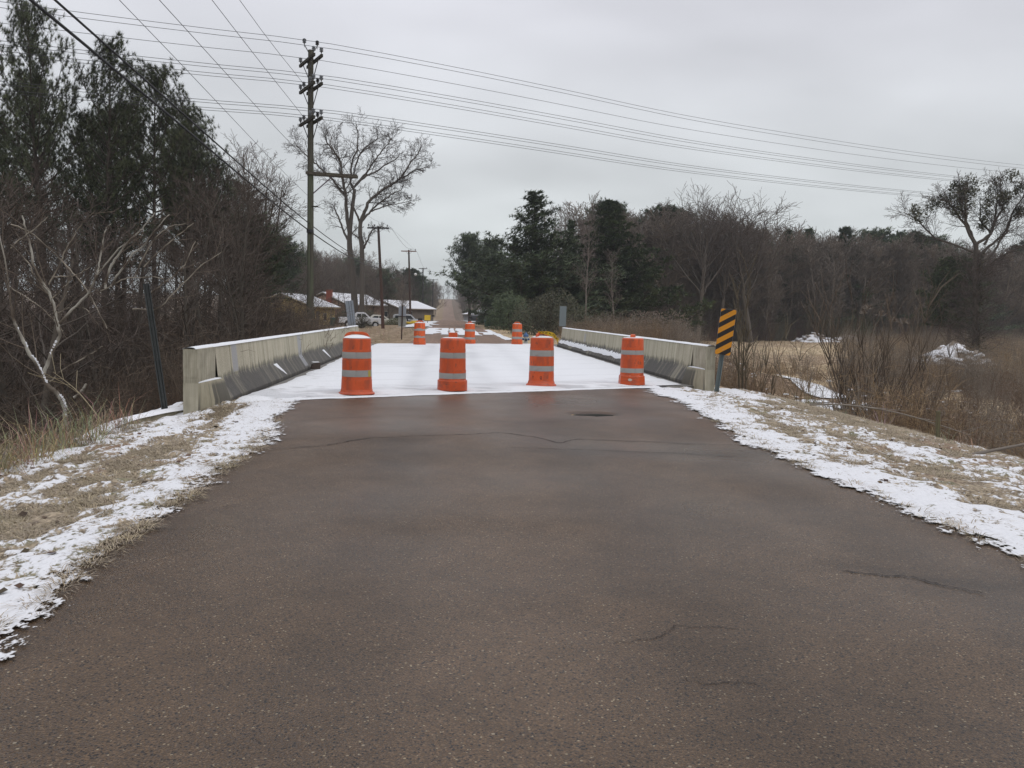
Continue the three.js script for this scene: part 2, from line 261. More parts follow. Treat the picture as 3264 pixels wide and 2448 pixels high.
{
  const nz = 220, nx = 90;
  const g = sheet(nx, nz, (u, v, i, j) => {
    const zc = lerp(-14, -39, v), xl = -3.02 + 0.16 * (fbm(zc * 1.1, 2, 4, 12) - 0.5) - 0.05 * sstep(-18, -13, zc), xr = 4.78 + 0.14 * (fbm(zc * 1.2, 9, 4, 19) - 0.5);
    const x = lerp(xl, xr, u), jn = 0.05 * (fbm(x * 4, 3, 3, 2) - 0.5), z = lerp(zNear(x) - 0.25 + 0.75 * sstep(-2.2, -2.75, x) + jn, zFar(x) + 0.05, v);
    const e = Math.min((x - xl) / 0.12, (xr - x) / 0.12, v * 60, (1 - v) * 40), edge = sstep(0, 1, clamp(e));
    let y = 0.002 + edge * (0.026 + 0.02 * (fbm(x * 0.8, z * 0.8, 4, 7) - 0.5));
    const drift = 0.05 * sstep(-2.2, -3.0, x) * sstep(-19, -13.5, z); y += drift * edge;
    const s = (x + 1.5 + 0.12 * Math.sin(z * 0.2)), tr = Math.exp(-Math.pow((s - 0.9) / 0.22, 2)) + Math.exp(-Math.pow((s - 2.4) / 0.24, 2)) + 0.7 * Math.exp(-Math.pow((s - 3.6) / 0.3, 2));
    const cross = Math.exp(-Math.pow(((z - zNear(x)) % 2.2 + 1.1) / 0.12, 2)), dirt = sstep(0.62, 0.74, fbm(x * 5 + 3, z * 5, 4, 66)) * sstep(-1.6, -2.8, x) * sstep(-23, -15, z);
    y -= 0.010 * tr * sstep(0.3, 0.6, fbm(x, z * 0.3, 3, 40)) + 0.004 * cross;
    const slush = 0.30 * sstep(0.10, 0.0, v + 0.06 * (fbm(x * 3, z * 3, 4, 71) - 0.5)) * sstep(0.45, 0.65, fbm(x * 1.6 + 2, z * 2.5, 4, 72));
    const k = 1 - slush - 0.11 * tr * (0.3 + fbm(x * 1.5, z * 0.4, 3, 41)) - 0.12 * cross * fbm(x * 2, 4, 2) - 0.08 * sstep(0.5, 0.7, fbm(x * 0.7, z * 0.25, 3, 58)) - 0.45 * dirt;
    return { p: [x, y, z], uv: [x, z], c: [k, k, k * (1 - 0.04 * dirt)] };
  }, true);
  struct('deck_snow', g, snowMat, 'unbroken snow covering the closed bridge deck');
  const lip = sheet(150, 6, (u, v) => { const x = lerp(-2.55, 4.15, u), w = 0.2 * (0.55 + 0.9 * fbm(x * 2.2, 8, 4, 3)) * (0.8 + 0.8 * sstep(2.5, 4, x)), z = zNear(x) - 0.06 + 0.02 * (fbm(x * 6, 2, 2) - 0.5) + v * (w + 0.02), e = Math.sin(Math.min(1, v * 1.0) * Math.PI); return { p: [x, 0.004 + 0.022 * e + 0.006 * (fbm(x * 8, v * 4, 3) - 0.5), z], uv: [x, z], c: [0.97, 0.97, 0.97] }; });
  struct('snow_lip', lip, snowMat, 'narrow strip of snow on the asphalt along the bridge joint');
  const joint = sheet(40, 1, (u, v) => { const x = lerp(-2.3, 4.4, u); return { p: [x, -0.006, zNear(x) + 0.06 - v * 0.26], c: [0.03, 0.027, 0.025] }; }, true);
  struct('expansion_joint', joint, mat({ vertexColors: true, roughness: 0.7 }), 'dark expansion joint between asphalt and bridge deck');
}
// snow lying on the road beyond the bridge, in strips between tyre tracks
function snowStrip(x0, x1, z0, z1, seed, label, hh = 0.012) {
  const g = sheet(14, Math.max(8, Math.round((z0 - z1) / 0.8)), (u, v) => { const z = lerp(z0, z1, v), n = (s) => (fbm(z * 0.35, s, 3, seed) - 0.5) * Math.min(1.2, (x1 - x0) * 0.8), x = lerp(x0 + n(1), x1 + n(5), u), e = sstep(0, 0.2, Math.min(u, 1 - u) * 2); return { p: [x, roadY(z) + (x > -1.8 && x < 3.4 ? 0 : groundY(x, z) - roadY(z) + 0.03) + 0.006 + hh * e, z], uv: [x, z], c: [0.97, 0.97, 0.97] }; }, true);
  return struct('snow_patch', g, snowMat, label);
}
for (const [a, b, k] of [[-1.9, -0.55, 1], [-0.4, 0.15, 2], [0.28, 0.62, 3], [0.75, 1.5, 4], [1.7, 2.25, 5]]) snowStrip(a, b, -57 + k * 0.2, -81, 100 + k, 'snow strips between tyre tracks on the road beyond the bridge');
for (const [a, b, c, d, k] of [[10.2, 12.2, -22, -26, 1], [12.0, 14.6, -28, -33, 2], [14.0, 17.2, -32, -37, 3], [15.5, 18, -37, -43, 4], [10.8, 12.4, -26.5, -30, 5], [19, 21, -44, -50, 6], [9.4, 10.6, -19.5, -23, 7], [13, 16, -34, -38.5, 8]]) snowStrip(a, b, c, d, 170 + k, 'snow lying in the creek bed right of the bridge');
snowStrip(2.4, 3.3, -58, -66, 121, 'thin snow on the right side of the road past the barrels');
snowStrip(-4.6, -1.7, -88, -150, 131, 'snow along the left verge of the far road'); snowStrip(-1.9, -0.7, -103, -107, 137, 'tongue of snow reaching onto the far road from the left');
snowStrip(3.15, 3.6, -47, -75, 141, 'broken snow along the right edge of the far road'); snowStrip(3.5, 5.5, -150, -200, 143, 'snowy yard right of the far road');
snowStrip(-4.5, -2.3, -180, -260, 151, 'snowy yard left of the far road');
if (0) snowStrip(-2.4, -1.9, -470, -600, 161, 'snow on the left edge of the road up the hill'); if (0) snowStrip(3.5, 4.0, -470, -600, 163, 'snow on the right edge of the road up the hill');

// ----- verges: dead grass and patchy snow -----
function verge(side) {
  const L = side < 0, W = L ? 2.75 : 3.6, Z0 = 4, Z1 = L ? -14.3 : -18.2, e0 = -0.32;
  const cover = (e, z) => {
    const n = fbm(e * 0.9 + 3, z * 0.55, 4, L ? 5 : 15), n2 = fbm(e * 2.6, z * 1.7, 3, L ? 25 : 35), near = sstep(-9.5, -12.5, z);
    let c;
    if (L) { c = e < 0.5 ? 0.80 : lerp(0.80, 0.22, sstep(0.4, 0.85, e)); c += 0.42 * Math.exp(-Math.pow((e - 1.35 + 0.3 * (n - 0.5)) / 0.16, 2)) + 0.5 * Math.exp(-Math.pow((e - 1.95) / 0.16, 2)); c += 0.35 * near * (1 - Math.exp(-Math.pow((e - 0.75) / 0.3, 2))); }
    else { const w = 0.95 - 0.35 * sstep(-6, -13, z); c = e < w * 0.6 ? 0.88 : lerp(0.88, 0.56, sstep(w * 0.6, w * 1.15, e)); c -= 0.30 * sstep(1.9, 2.4, e); c += 0.35 * (fbm(e * 4 - z * 0.7, z * 1.2, 3, 61) - 0.5); c += 0.10 * Math.sin(e * 9 + z * 0.8) - 0.28 * sstep(-10, -14, z) * sstep(0.5, 0.9, e); c += 0.9 * sstep(-15.2, -16.4, z + 0.5 * (2.2 - e) * 0.3) * Math.exp(-Math.pow((e - 1.9) / 0.55, 2)) + 0.5 * sstep(-14.8, -16, z) * (1 - sstep(0.4, 0.9, e)); }
    c -= 1.5 * sstep(0.14, -0.30, e + 0.30 * (fbm(z * 1.6, 3, 3, 77) - 0.5));
    return c + 1.0 * (n - 0.5) + 0.8 * (n2 - 0.5);
  };
  const snowAt = (e, z) => { const f = fbm(e * 9, z * 6, 3, L ? 7 : 17), g = vnoise(e * 42, z * 30, 3), k = vnoise(e * 110, z * 90, 6); return sstep(-0.10, 0.12, cover(e, z) - 0.5 + (f - 0.5) * 1.05 + (fbm(e * 22, z * 15, 2, 44) - 0.5) * 0.8 + (g - 0.5) * 0.65 + (k - 0.5) * 0.55); };
  const edgeX = (z) => L ? edgeL(z) : edgeR(z), X = (e, z) => L ? edgeX(z) - e : edgeX(z) + e;
  const tex = colorTex(704, 2048, (u, v) => {
    const e = e0 + u * (W - e0), z = lerp(Z0, Z1, v), s = snowAt(e, z), f = vnoise(e * 70, z * 50, 1), g = fbm(e * 20, z * 14, 4, 2), m = fbm(e * 1.3, z * 0.8, 3, 55);
    let c = mix3([0.13, 0.10, 0.068], [0.46, 0.375, 0.26], clamp(g * 1.3 - 0.15 + (f - 0.5) * 0.9)); c = mix3(c, [0.22, 0.12, 0.07], 0.5 * sstep(0.55, 0.75, m)); c = mix3(c, [0.13, 0.14, 0.065], 0.6 * sstep(0.62, 0.75, fbm(e * 3, z * 3, 3, 91)));
    const edge = sstep(0.06, -0.02, e - 0.07 * fbm(e * 12, z * 9, 2, 3)); c = mix3(c, [0.10, 0.08, 0.06], edge * 0.7);
    const cut = e + (fbm(z * 2.2, 1, 3, 71) - 0.5) * 0.30 + (fbm(z * 14, e * 14, 3, 4) - 0.5) * 0.22 + (vnoise(z * 60, e * 60, 4) - 0.5) * 0.07, a = e > 0.10 + 0.12 * fbm(z * 4, e * 4, 3, 83) ? 1 : (s > 0.4 ? 1 : 0);
    const k = 0.74 + 0.06 * f; return [...mix3(c, [k, k * 1.012, k * 1.03], s), a];
  }, { clamp: true });
  const bump = grayTex(704, 1024, (u, v) => { const e = e0 + u * (W - e0), z = lerp(Z0, Z1, v); return 0.35 * snowAt(e, z) + 0.35 * vnoise(e * 60, z * 50, 3) + 0.3 * fbm(e * 25, z * 25, 2, 4); }, { clamp: true });
  const g = sheet(62, 300, (u, v) => {
    const e = e0 + u * (W - e0), z = lerp(Z0, Z1, v), x = X(e, z), s = snowAt(e, z), lump = (fbm(x * 5, z * 5, 3, 6) - 0.45) * 0.10 * sstep(0.25, 0.9, e) + 0.02 * s * sstep(0.05, 0.3, e);
    let y = Math.max(groundY(x, z), e < 0.25 ? -0.02 : -9) + 0.012 + lump; if (e < 0.22) y = roadBump(x, z) + 0.004; if (e > W - 0.3) y = lerp(y, groundY(x, z) - 0.12, sstep(W - 0.3, W, e));
    return { p: [x, y, z], uv: [u, v] };
  }, !L);
  const m = mat({ map: tex, alphaTest: 0.5, bumpMap: bump, bumpScale: 0.03, roughness: 0.97, side: THREE.DoubleSide });
  struct('verge', g, m, L ? 'left verge of dead grass with patches of snow' : 'right verge of dead grass with patches of snow');
  return { snowAt, X, W };
}
const vergeL = verge(-1), vergeR = verge(1);

// grass standing out of the snow
function tuftGeo(n, h, spread, w, cols, seed, droop = 0.4) {
  const t = new TB(), r = rngOf(seed);
  for (let k = 0; k < n; k++) { const a = r() * 6.28, b = V(Math.cos(a) * spread * r(), 0, Math.sin(a) * spread * r()), lean = 0.25 + 0.9 * r(), d = V(Math.cos(a) * lean, 1, Math.sin(a) * lean).normalize(), L = h * (0.5 + 0.8 * r()), c = mix3(cols[0], cols[1], r()), s = V(-Math.sin(a), 0, Math.cos(a)).multiplyScalar(w / 2), m = b.clone().addScaledVector(d, L * 0.6), e = m.clone().addScaledVector(V(d.x * 1.6, d.y - droop * 1.8 * lean, d.z * 1.6).normalize(), L * 0.5);
    t.tri(b.clone().add(s), b.clone().sub(s), m.clone().add(s), c); t.tri(b.clone().sub(s), m.clone().sub(s), m.clone().add(s), c); t.tri(m.clone().add(s), m.clone().sub(s), e, c); }
  return t.geo();
}
const straw = [[0.22, 0.18, 0.12], [0.50, 0.42, 0.30]];
{
  const r = rngOf(71), flatten = (g) => { g.scale(1.7, 0.55, 1.7); g.deleteAttribute('normal'); g.computeVertexNormals(); return g; }, tuft = flatten(tuftGeo(16, 0.06, 0.05, 0.0026, straw, 3, 0.8)), tuft2 = flatten(tuftGeo(20, 0.095, 0.06, 0.003, straw, 4, 0.9));
  for (const [vg, side, n] of [[vergeL, -1, 30000], [vergeR, 1, 40000]]) {
    const a = [], b = [];
    for (let k = 0; k < n; k++) { const z = side < 0 ? lerp(-2.6, -13.3, Math.pow(r(), 0.8)) : lerp(-4, -17.6, Math.pow(r(), 0.8)), e = 0.02 + r() * (vg.W - 0.25), s = vg.snowAt(e, z); if (r() < s * 0.86 || (e < 0.3 && r() < 0.6)) continue; const x = vg.X(e, z), y = groundY(x, z) + 0.005, tone = 0.75 + 0.5 * r(); (r() < 0.85 ? a : b).push({ p: [x, y, z], s: 0.5 + 0.6 * r(), r: r() * 6.28, c: [tone, tone * (0.96 + 0.06 * r()), tone * (0.88 + 0.2 * r())] }); }
    stuff('short_grass', tuft, leafMat, a, side < 0 ? 'short dead grass blades on the left verge' : 'short dead grass blades on the right verge');
    stuff('grass_tufts', tuft2, leafMat, b, side < 0 ? 'longer dead grass tufts on the left verge' : 'longer dead grass tufts on the right verge');
  }
  // fallen leaves
  const lt = new TB(); lt.tri(V(-0.03, 0.004, 0), V(0.035, 0.02, 0.01), V(0, 0.012, 0.035), [0.075, 0.045, 0.026]); lt.tri(V(-0.03, 0.004, 0), V(0.005, 0.018, -0.03), V(0.035, 0.02, 0.01), [0.09, 0.055, 0.03]);
  const lv = []; for (let k = 0; k < 150; k++) { const L = r() < 0.6, vg = L ? vergeL : vergeR, z = L ? lerp(-3.5, -13, r()) : lerp(-5, -16, r()), e = 0.2 + r() * (vg.W - 0.6), x = vg.X(e, z); lv.push({ p: [x, groundY(x, z) + 0.03, z], s: 0.4 + 0.6 * r(), r: r() * 6.28, rx: (r() - 0.5) * 0.8, c: ((q) => [q, q * (0.8 + 0.4 * r()), q])(0.5 + 0.9 * r()) }); }
  stuff('leaf_litter', lt.geo(), leafMat, lv, 'brown fallen leaves scattered on the verges');
}

// ----- concrete barriers -----
function barrierTex(L, seed, patches) {
  return colorTex(2048, 256, (u, v) => {
    const x = u * L, h = v, st = fbm(x * 7, h * 0.6, 4, seed), fine = fbm(x * 30, h * 20, 3, seed + 3), wide = fbm(x * 0.8, h * 1.5, 3, seed + 9), drip = fbm(x * 14, h * 0.4, 3, seed + 12);
    let c = mix3([0.30, 0.272, 0.20], [0.53, 0.49, 0.375], clamp(st * 0.9 + 0.35 * (fine - 0.5) + 0.25 * (wide - 0.5) + 0.05));
    c = mix3(c, [0.17, 0.165, 0.10], 0.55 * sstep(0.55, 0.8, drip));
    const line = 0.45 + 0.14 * (wide - 0.5) + 0.20 * (drip - 0.5) + 0.12 * (fbm(x * 22, 2, 2, seed + 40) - 0.5), dark = sstep(line + 0.07, line - 0.07, h) * (1 - 0.22 * sstep(0.5, 0.8, fbm(x * 9, h * 0.4, 4, seed + 20)) - 0.4 * sstep(0.66, 0.76, fbm(x * 1.1, 0.5, 3, seed + 31)));
    c = mix3(c, mix3([0.058, 0.055, 0.053], [0.10, 0.095, 0.088], fine), dark * 0.95);
    c = mix3(c, [0.035, 0.03, 0.026], sstep(0.09, 0.02, h) * 0.8);
    c = mix3(c, [0.10, 0.10, 0.055], 0.35 * sstep(0.06, 0, Math.abs(h - line - 0.02)));
    for (const [a, b, lo, hi] of patches) { const m = sstep(a, a + 0.05, x) * sstep(b, b - 0.05, x) * sstep(lo - 0.03, lo + 0.03, h) * sstep(hi + 0.02, hi - 0.01, h); c = mix3(c, [0.33, 0.335, 0.345], m * (0.85 + 0.2 * (fine - 0.5))); }
    return c;
  }, { clamp: true });
}
const concBump = grayTex(256, 256, (u, v) => fbm(u * 20, v * 20, 4, 8, 20) + 0.25 * vnoise(u * 80, v * 80, 2, 80)); concBump.repeat.set(30, 2);
const concMat = mat({ map: colorTex(512, 512, (u, v) => { const n = fbm(u * 5, v * 3, 5, 4, 0), s = fbm(u * 26, v * 2, 3, 9); return mix3([0.24, 0.222, 0.16], [0.52, 0.48, 0.37], clamp(n * 1.1 + s * 0.7 - 0.4)); }), bumpMap: concBump, bumpScale: 0.004, roughness: 0.95 });
const concMat2 = concMat.clone(); concMat2.side = THREE.DoubleSide;
const toeMat = mat({ side: THREE.DoubleSide, roughness: 0.95, map: colorTex(512, 256, (u, v) => { const st = fbm(u * 12, v * 0.8, 4, 3), w = fbm(u * 30, v * 14, 3, 6), drip = fbm(u * 9, v * 0.5, 3, 16), c = mix3([0.24, 0.22, 0.15], [0.46, 0.42, 0.31], clamp(st + 0.3 * (w - 0.5))); return mix3(c, [0.085, 0.08, 0.07], 0.85 * sstep(0.42, 0.6, drip + 0.35 * (u - 0.4)) * sstep(1.0, 0.9, v)); }, { clamp: true }) });
// profile from the road side up, over the top and down the back: [offset away from the road, height]
const jersey = [[0.0, -0.06], [0.0, 0.06], [0.012, 0.08], [0.165, 0.315], [0.178, 0.345], [0.222, 0.79], [0.236, 0.812], [0.372, 0.812], [0.386, 0.795], [0.386, -0.4]];
function barrier(side, toeX, zA, zB, label, patches) {
  const t = thing('concrete_barrier', label, 'concrete barrier', [toeX, 0, zA], 0), L = zA - zB, o = (k) => side * k, faceL = 1.02;
  const P = [], U = [], I = [], N = 60; const hs = jersey.map((q) => q[1] / 0.82);
  for (let j = 0; j <= N; j++) { const s = j / N, z = -lerp(faceL, L, s); jersey.forEach(([a, h], k) => { P.push(o(a), h, z); U.push(lerp(faceL, L, s) / L, clamp(hs[k])); }); }
  const M = jersey.length; for (let j = 0; j < N; j++) for (let k = 0; k < M - 1; k++) { const a = j * M + k, b = a + 1, c = a + M, d = c + 1; if (side < 0) I.push(a, b, c, b, d, c); else I.push(a, c, b, b, c, d); }
  const cap = P.length / 3; jersey.forEach(([a, h]) => { P.push(o(a), h, -L); U.push(0.999, clamp(h / 0.82)); }); const S = THREE.ShapeUtils.triangulateShape(jersey.map(([a, h]) => new THREE.Vector2(a, h)), []); for (const f of S) I.push(cap + f[0], cap + f[1], cap + f[2]);
  let g = new THREE.BufferGeometry(); g.setAttribute('position', new THREE.Float32BufferAttribute(P, 3)); g.setAttribute('uv', new THREE.Float32BufferAttribute(U, 2)); g.setIndex(I); g = g.toNonIndexed(); g.computeVertexNormals();
  part('barrier_wall', g, mat({ map: barrierTex(L, side < 0 ? 7 : 47, patches), bumpMap: concBump, bumpScale: 0.005, roughness: 0.93, side: THREE.DoubleSide }), t);
  // end block with its recessed upper face and ledge
  const up = box(0.196, 0.47, faceL - 0.16, o(0.288), 0.577, -(faceL - 0.16) / 2, 0.01), pil = box(0.172, 0.46, 0.165, o(0.300), 0.578, -faceL + 0.08, 0.006);
  const low = sheet(5, 20, (u, v) => { const s = v, q = [[lerp(0.192, 0.0, s), -0.45], [lerp(0.192, 0.0, s), lerp(0.1, 0.06, s)], [lerp(0.190, 0.10, s), 0.335], [lerp(0.194, 0.115, s), 0.348], [0.25, 0.349], [0.386, 0.349]][Math.round(u * 5)]; return { p: [o(q[0]), q[1], -v * faceL], uv: [v, (q[1] + 0.45) / 0.8] }; }, side > 0), endFace = sheet(1, 1, (u, v) => ({ p: [o(lerp(0.192, 0.386, u)), lerp(-0.45, 0.349, v), 0], uv: [u * 0.2, v * 0.8] }), side < 0), back = sheet(1, 1, (u, v) => ({ p: [o(0.386), lerp(-0.45, 0.349, v), -u * faceL], uv: [u, v] }));
  part('end_block', join([up, pil, endFace, back]), concMat2, t); part('toe_block', low, toeMat, t);
  // snow on top
  const cs = sheet(6, 160, (u, v) => { const a = lerp(0.205, 0.392, u), z = lerp(0.01, -L, v), n = fbm(z * 2, u * 2, 3, 5), e = Math.sin(Math.PI * clamp(u * 1.0)); return { p: [o(a + 0.012 * (fbm(z * 3, u > 0.5 ? 7 : 2, 3) - 0.5)), 0.808 + (0.024 + 0.014 * n) * Math.pow(e, 0.5), z], uv: [a, z], c: [1, 1, 1] }; }, side > 0);
  part('snow_cap', cs, mat({ color: rgb(0.81, 0.828, 0.842), roughness: 0.92, bumpMap: snowBump, bumpScale: 0.012, side: THREE.DoubleSide }), t);
  const ls = sheet(5, 26, (u, v) => { const z = lerp(-0.03, -faceL + 0.02, v), lo = lerp(0.188, 0.118, v), e = Math.sin(Math.PI * u); return { p: [o(lerp(lo, 0.195 + (z < -0.87 ? 0.04 : 0), u)), 0.350 + 0.022 * Math.pow(e, 0.5) * Math.pow(Math.sin(Math.PI * clamp(v, 0.02, 0.98)), 0.3), z], c: [1, 1, 1] }; }, side > 0);
  part('ledge_snow', ls, mat({ color: rgb(0.81, 0.828, 0.842), roughness: 0.92, side: THREE.DoubleSide }), t);
  return t;
}
const barL = barrier(-1, -3.151, -12.2, -34.3, 'long concrete barrier on the left side of the bridge, dark toe, grey paint patches', [[1.95, 2.35, 0.46, 0.99], [8.1, 8.6, 0.12, 0.97]]);
const barR = barrier(1, 4.93, -17.15, -39.3, 'long concrete barrier on the right side of the bridge beside the striped sign', [[15.2, 15.6, 0.5, 0.85]]);
// snow on the sloping toe: wedges at the left drain slots, a long ragged strip on the right
function toeSnow(t, side, s0, s1, lo, hi, seed) {
  const along = (h) => { const f = clamp((h - 0.08) / 0.235); return [0.012 + 0.153 * f, 0.08 + 0.235 * f]; };
  const g = sheet(Math.max(6, Math.round((s1 - s0) * 14)), 10, (u, v) => { const s = lerp(s0, s1, u), l = lo(u, s), h = hi(u, s), q = lerp(l, Math.max(h, l + 0.004), v), [a, y] = along(0.08 + q * 0.235), e = Math.sin(Math.PI * clamp(v)) * Math.pow(Math.sin(Math.PI * clamp(u, 0.001, 0.999)), 0.25); return { p: [side * (a - 0.012 * e - 0.003), y + 0.012 * e + 0.002, -s], c: [1, 1, 1] }; });
  part('toe_snow', g, mat({ color: rgb(0.84, 0.855, 0.875), roughness: 0.95, side: THREE.DoubleSide }), t);
}
for (const s of [5.1, 11.8]) toeSnow(barL, -1, s, s + 0.62, (u) => 0.98 * (1 - u) - 0.05 * fbm(u * 9, 3, 2), (u) => (u < 0.45 ? 1.05 + 0.25 * (vnoise(u * 22, 4, 2) - 0.5) : 1.05 * (1 - (u - 0.45) / 0.55)), 3);
toeSnow(barR, 1, 5.0, 22.0, (u, s) => 0.30 + 0.3 * (fbm(s * 1.5, 3, 4, 3) - 0.5) - 0.18 * Math.exp(-Math.pow((s - 14.6) / 0.5, 2)) + 0.35 * sstep(8, 5, s), (u, s) => 0.92 + 0.75 * (vnoise(s * 9, 2, 5) - 0.5) * 0.5 + 0.3 * (fbm(s * 2, 7, 3, 4) - 0.5) - 0.25 * sstep(8, 5, s), 9);

// =====================  ROADWORKS  =====================
const grime = colorTex(256, 512, (u, v) => { const n = fbm(u * 6, v * 5, 5, 3, 0), s = vnoise(u * 60, v * 70, 4), d = fbm(u * 16, v * 6, 3, 9); let k = 0.84 + 0.3 * (n - 0.5) + 0.1 * (s - 0.5); let c = [0.68 * k, 0.098 * k, 0.017 * k]; c = mix3(c, [0.26, 0.06, 0.03], 0.55 * sstep(0.54, 0.8, d)); c = mix3(c, [0.09, 0.05, 0.035], 0.5 * sstep(0.745, 0.775, fbm(u * 30 + 3, v * 26, 3, 19))); return c; });
const orangeMat = mat({ map: grime, roughness: 0.42 });
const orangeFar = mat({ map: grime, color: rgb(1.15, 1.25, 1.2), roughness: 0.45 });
const bandTex = colorTex(256, 64, (u, v) => { const n = fbm(u * 12, v * 3, 4, 5), k = 0.30 + 0.09 * (n - 0.5); let c = [k * 1.02, k, k * 0.94]; return mix3(c, [0.19, 0.14, 0.10], 0.5 * sstep(0.62, 0.75, fbm(u * 9, v * 4, 3, 8))); });
const bandMat = mat({ map: bandTex, roughness: 0.38 });
const baseMat = mat({ map: grime, color: rgb(0.95, 0.95, 1), roughness: 0.36 });
function arch(w, h, th, bandW) { const s = new THREE.Shape(), a = w / 2; s.moveTo(-a, 0); s.bezierCurveTo(-a, h * 0.75, -a * 0.72, h, -a * 0.25, h); s.lineTo(a * 0.25, h); s.bezierCurveTo(a * 0.72, h, a, h * 0.75, a, 0); s.lineTo(a - bandW * 1.35, 0); s.bezierCurveTo(a - bandW * 1.35, (h - bandW) * 0.8, a * 0.55, h - bandW, a * 0.2, h - bandW); s.lineTo(-a * 0.2, h - bandW); s.bezierCurveTo(-a * 0.55, h - bandW, -a + bandW * 1.35, (h - bandW) * 0.8, -a + bandW * 1.35, 0); s.closePath(); const g = new THREE.ExtrudeGeometry(s, { depth: th, bevelEnabled: true, bevelSize: 0.006, bevelThickness: 0.006, bevelSegments: 2, curveSegments: 10 }); g.translate(0, 0, -th / 2); return g; }
// o: profile of the shell [radius, height] from the bottom, bands [[y0,y1,r0,r1]], base lathe, handle
function drum(label, pos, turn, o, far) {
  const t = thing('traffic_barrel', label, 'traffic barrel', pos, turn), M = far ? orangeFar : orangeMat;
  const body = lathe(o.shell, 56); part('barrel_body', body, M, t);
  for (const [y0, y1, r0, r1, torn] of o.bands) {
    const g = torn ? sheet(70, 1, (u, v) => { const a = u * 6.2832, top = y1 - 0.035 * sstep(0.45, 0.6, fbm(u * 14, 3, 3, torn)) * (0.5 + fbm(u * 40, 2, 2)), y = lerp(y0, top, v), r = lerp(r0, r1, v) + 0.0025; return { p: [Math.sin(a) * r, y, Math.cos(a) * r], uv: [u * 3, v] }; }) : lathe([[r0 + 0.0006, y0], [r0 + 0.0028, y0 + 0.003], [r1 + 0.0028, y1 - 0.003], [r1 + 0.0006, y1]], 56);
    const b = part('reflective_band', g, bandMat, t); if (torn) b.userData.label = 'peeling reflective band with a ragged upper edge';
  }
  part('barrel_base', o.base, far ? orangeFar : baseMat, t);
  if (o.handle) part('handle', o.handle, M, t);
  const R = o.topR, yT = o.topY, sn = new THREE.BufferGeometry();
  const sg = sheet(40, 8, (u, v) => { const a = u * 6.2832, r = R * v * (0.97 + 0.03 * fbm(Math.cos(a) * 2, Math.sin(a) * 2, 2, 3)), d = Math.pow(Math.max(0, 1 - v * v), 0.6); return { p: [Math.cos(a) * r, yT + 0.004 + (o.snow ?? 0.04) * d * (0.8 + 0.4 * fbm(Math.cos(a) * v * 2 + 4, Math.sin(a) * v * 2, 2, 8)), Math.sin(a) * r] }; }, true);
  part('snow_cap', sg, snowPlain, t);
  return t;
}
const shellA = [[0.225, 0.0], [0.262, 0.02], [0.255, 0.06], [0.2475, 0.226], [0.2475, 0.236], [0.2445, 0.24], [0.2435, 0.285], [0.2415, 0.288], [0.238, 0.40], [0.2400, 0.402], [0.239, 0.555], [0.236, 0.563], [0.2355, 0.566], [0.233, 0.70], [0.2345, 0.703], [0.233, 0.727], [0.229, 0.732], [0.2275, 0.895], [0.222, 0.909], [0.2, 0.914], [0, 0.916]];
const flare = lathe([[0.24, 0.0], [0.292, 0.0], [0.297, 0.006], [0.292, 0.022], [0.272, 0.032], [0.262, 0.05], [0.2585, 0.075], [0.25, 0.078]], 56);
const d1 = drum('orange barrel with wide flared foot and snowy arched handle, nearest of the front row', [-1.46, 0.012, -14.66], 0, { shell: shellA, base: flare, bands: [[0.29, 0.398, 0.2415, 0.238], [0.588, 0.692, 0.2355, 0.2335]], handle: (() => { const g = arch(0.40, 0.11, 0.028, 0.034); g.translate(0, 0.906, 0); return g; })(), topR: 0.222, topY: 0.914, snow: 0.05 });
{ const c = lathe([[0.2395, 0.29], [0.2412, 0.29], [0.2385, 0.398], [0.236, 0.398]], 1); const g = new THREE.CylinderGeometry(0.2412, 0.2445, 0.104, 10, 1, true, 0.95, 0.32); g.translate(0, 0.343, 0); part('yellow_stain', g, mat({ color: rgb(0.42, 0.33, 0.06), roughness: 0.5, side: THREE.DoubleSide }), d1); }
const shellB = [[0.21, 0.0], [0.242, 0.01], [0.242, 0.186], [0.24, 0.19], [0.2365, 0.21], [0.2355, 0.314], [0.238, 0.318], [0.2385, 0.36], [0.232, 0.366], [0.229, 0.555], [0.2262, 0.563], [0.225, 0.568], [0.2235, 0.67], [0.226, 0.675], [0.2255, 0.733], [0.222, 0.738], [0.2205, 0.87], [0.215, 0.9], [0.2, 0.916], [0.17, 0.922], [0, 0.924]];
const baseB = lathe([[0.22, 0], [0.262, 0.002], [0.264, 0.02], [0.262, 0.17], [0.258, 0.184], [0.24, 0.188]], 56);
drum('orange barrel with thick straight base ring and upright two-ribbed grip, second from left', [0.116, 0.012, -15.56], 0, { shell: shellB, base: baseB, bands: [[0.214, 0.312, 0.2365, 0.2355], [0.57, 0.668, 0.225, 0.2235]], handle: join([box(0.155, 0.1, 0.02, 0, 0.965, 0, 0.008), box(0.012, 0.092, 0.034, -0.016, 0.965, 0, 0.004), box(0.012, 0.092, 0.034, 0.022, 0.965, 0, 0.004)]), topR: 0.19, topY: 0.918, snow: 0.012 });
const shellC = [[0.21, 0.0], [0.25, 0.02], [0.245, 0.1], [0.2435, 0.105], [0.241, 0.235], [0.239, 0.24], [0.236, 0.285], [0.2345, 0.39], [0.2375, 0.395], [0.2345, 0.56], [0.231, 0.566], [0.2285, 0.69], [0.2305, 0.695], [0.2285, 0.73], [0.2255, 0.735], [0.221, 0.888], [0.214, 0.912], [0.19, 0.925], [0, 0.935]];
const flareC = lathe([[0.23, 0], [0.29, 0], [0.295, 0.006], [0.285, 0.03], [0.262, 0.045], [0.252, 0.085], [0.2455, 0.1], [0.24, 0.102]], 56);
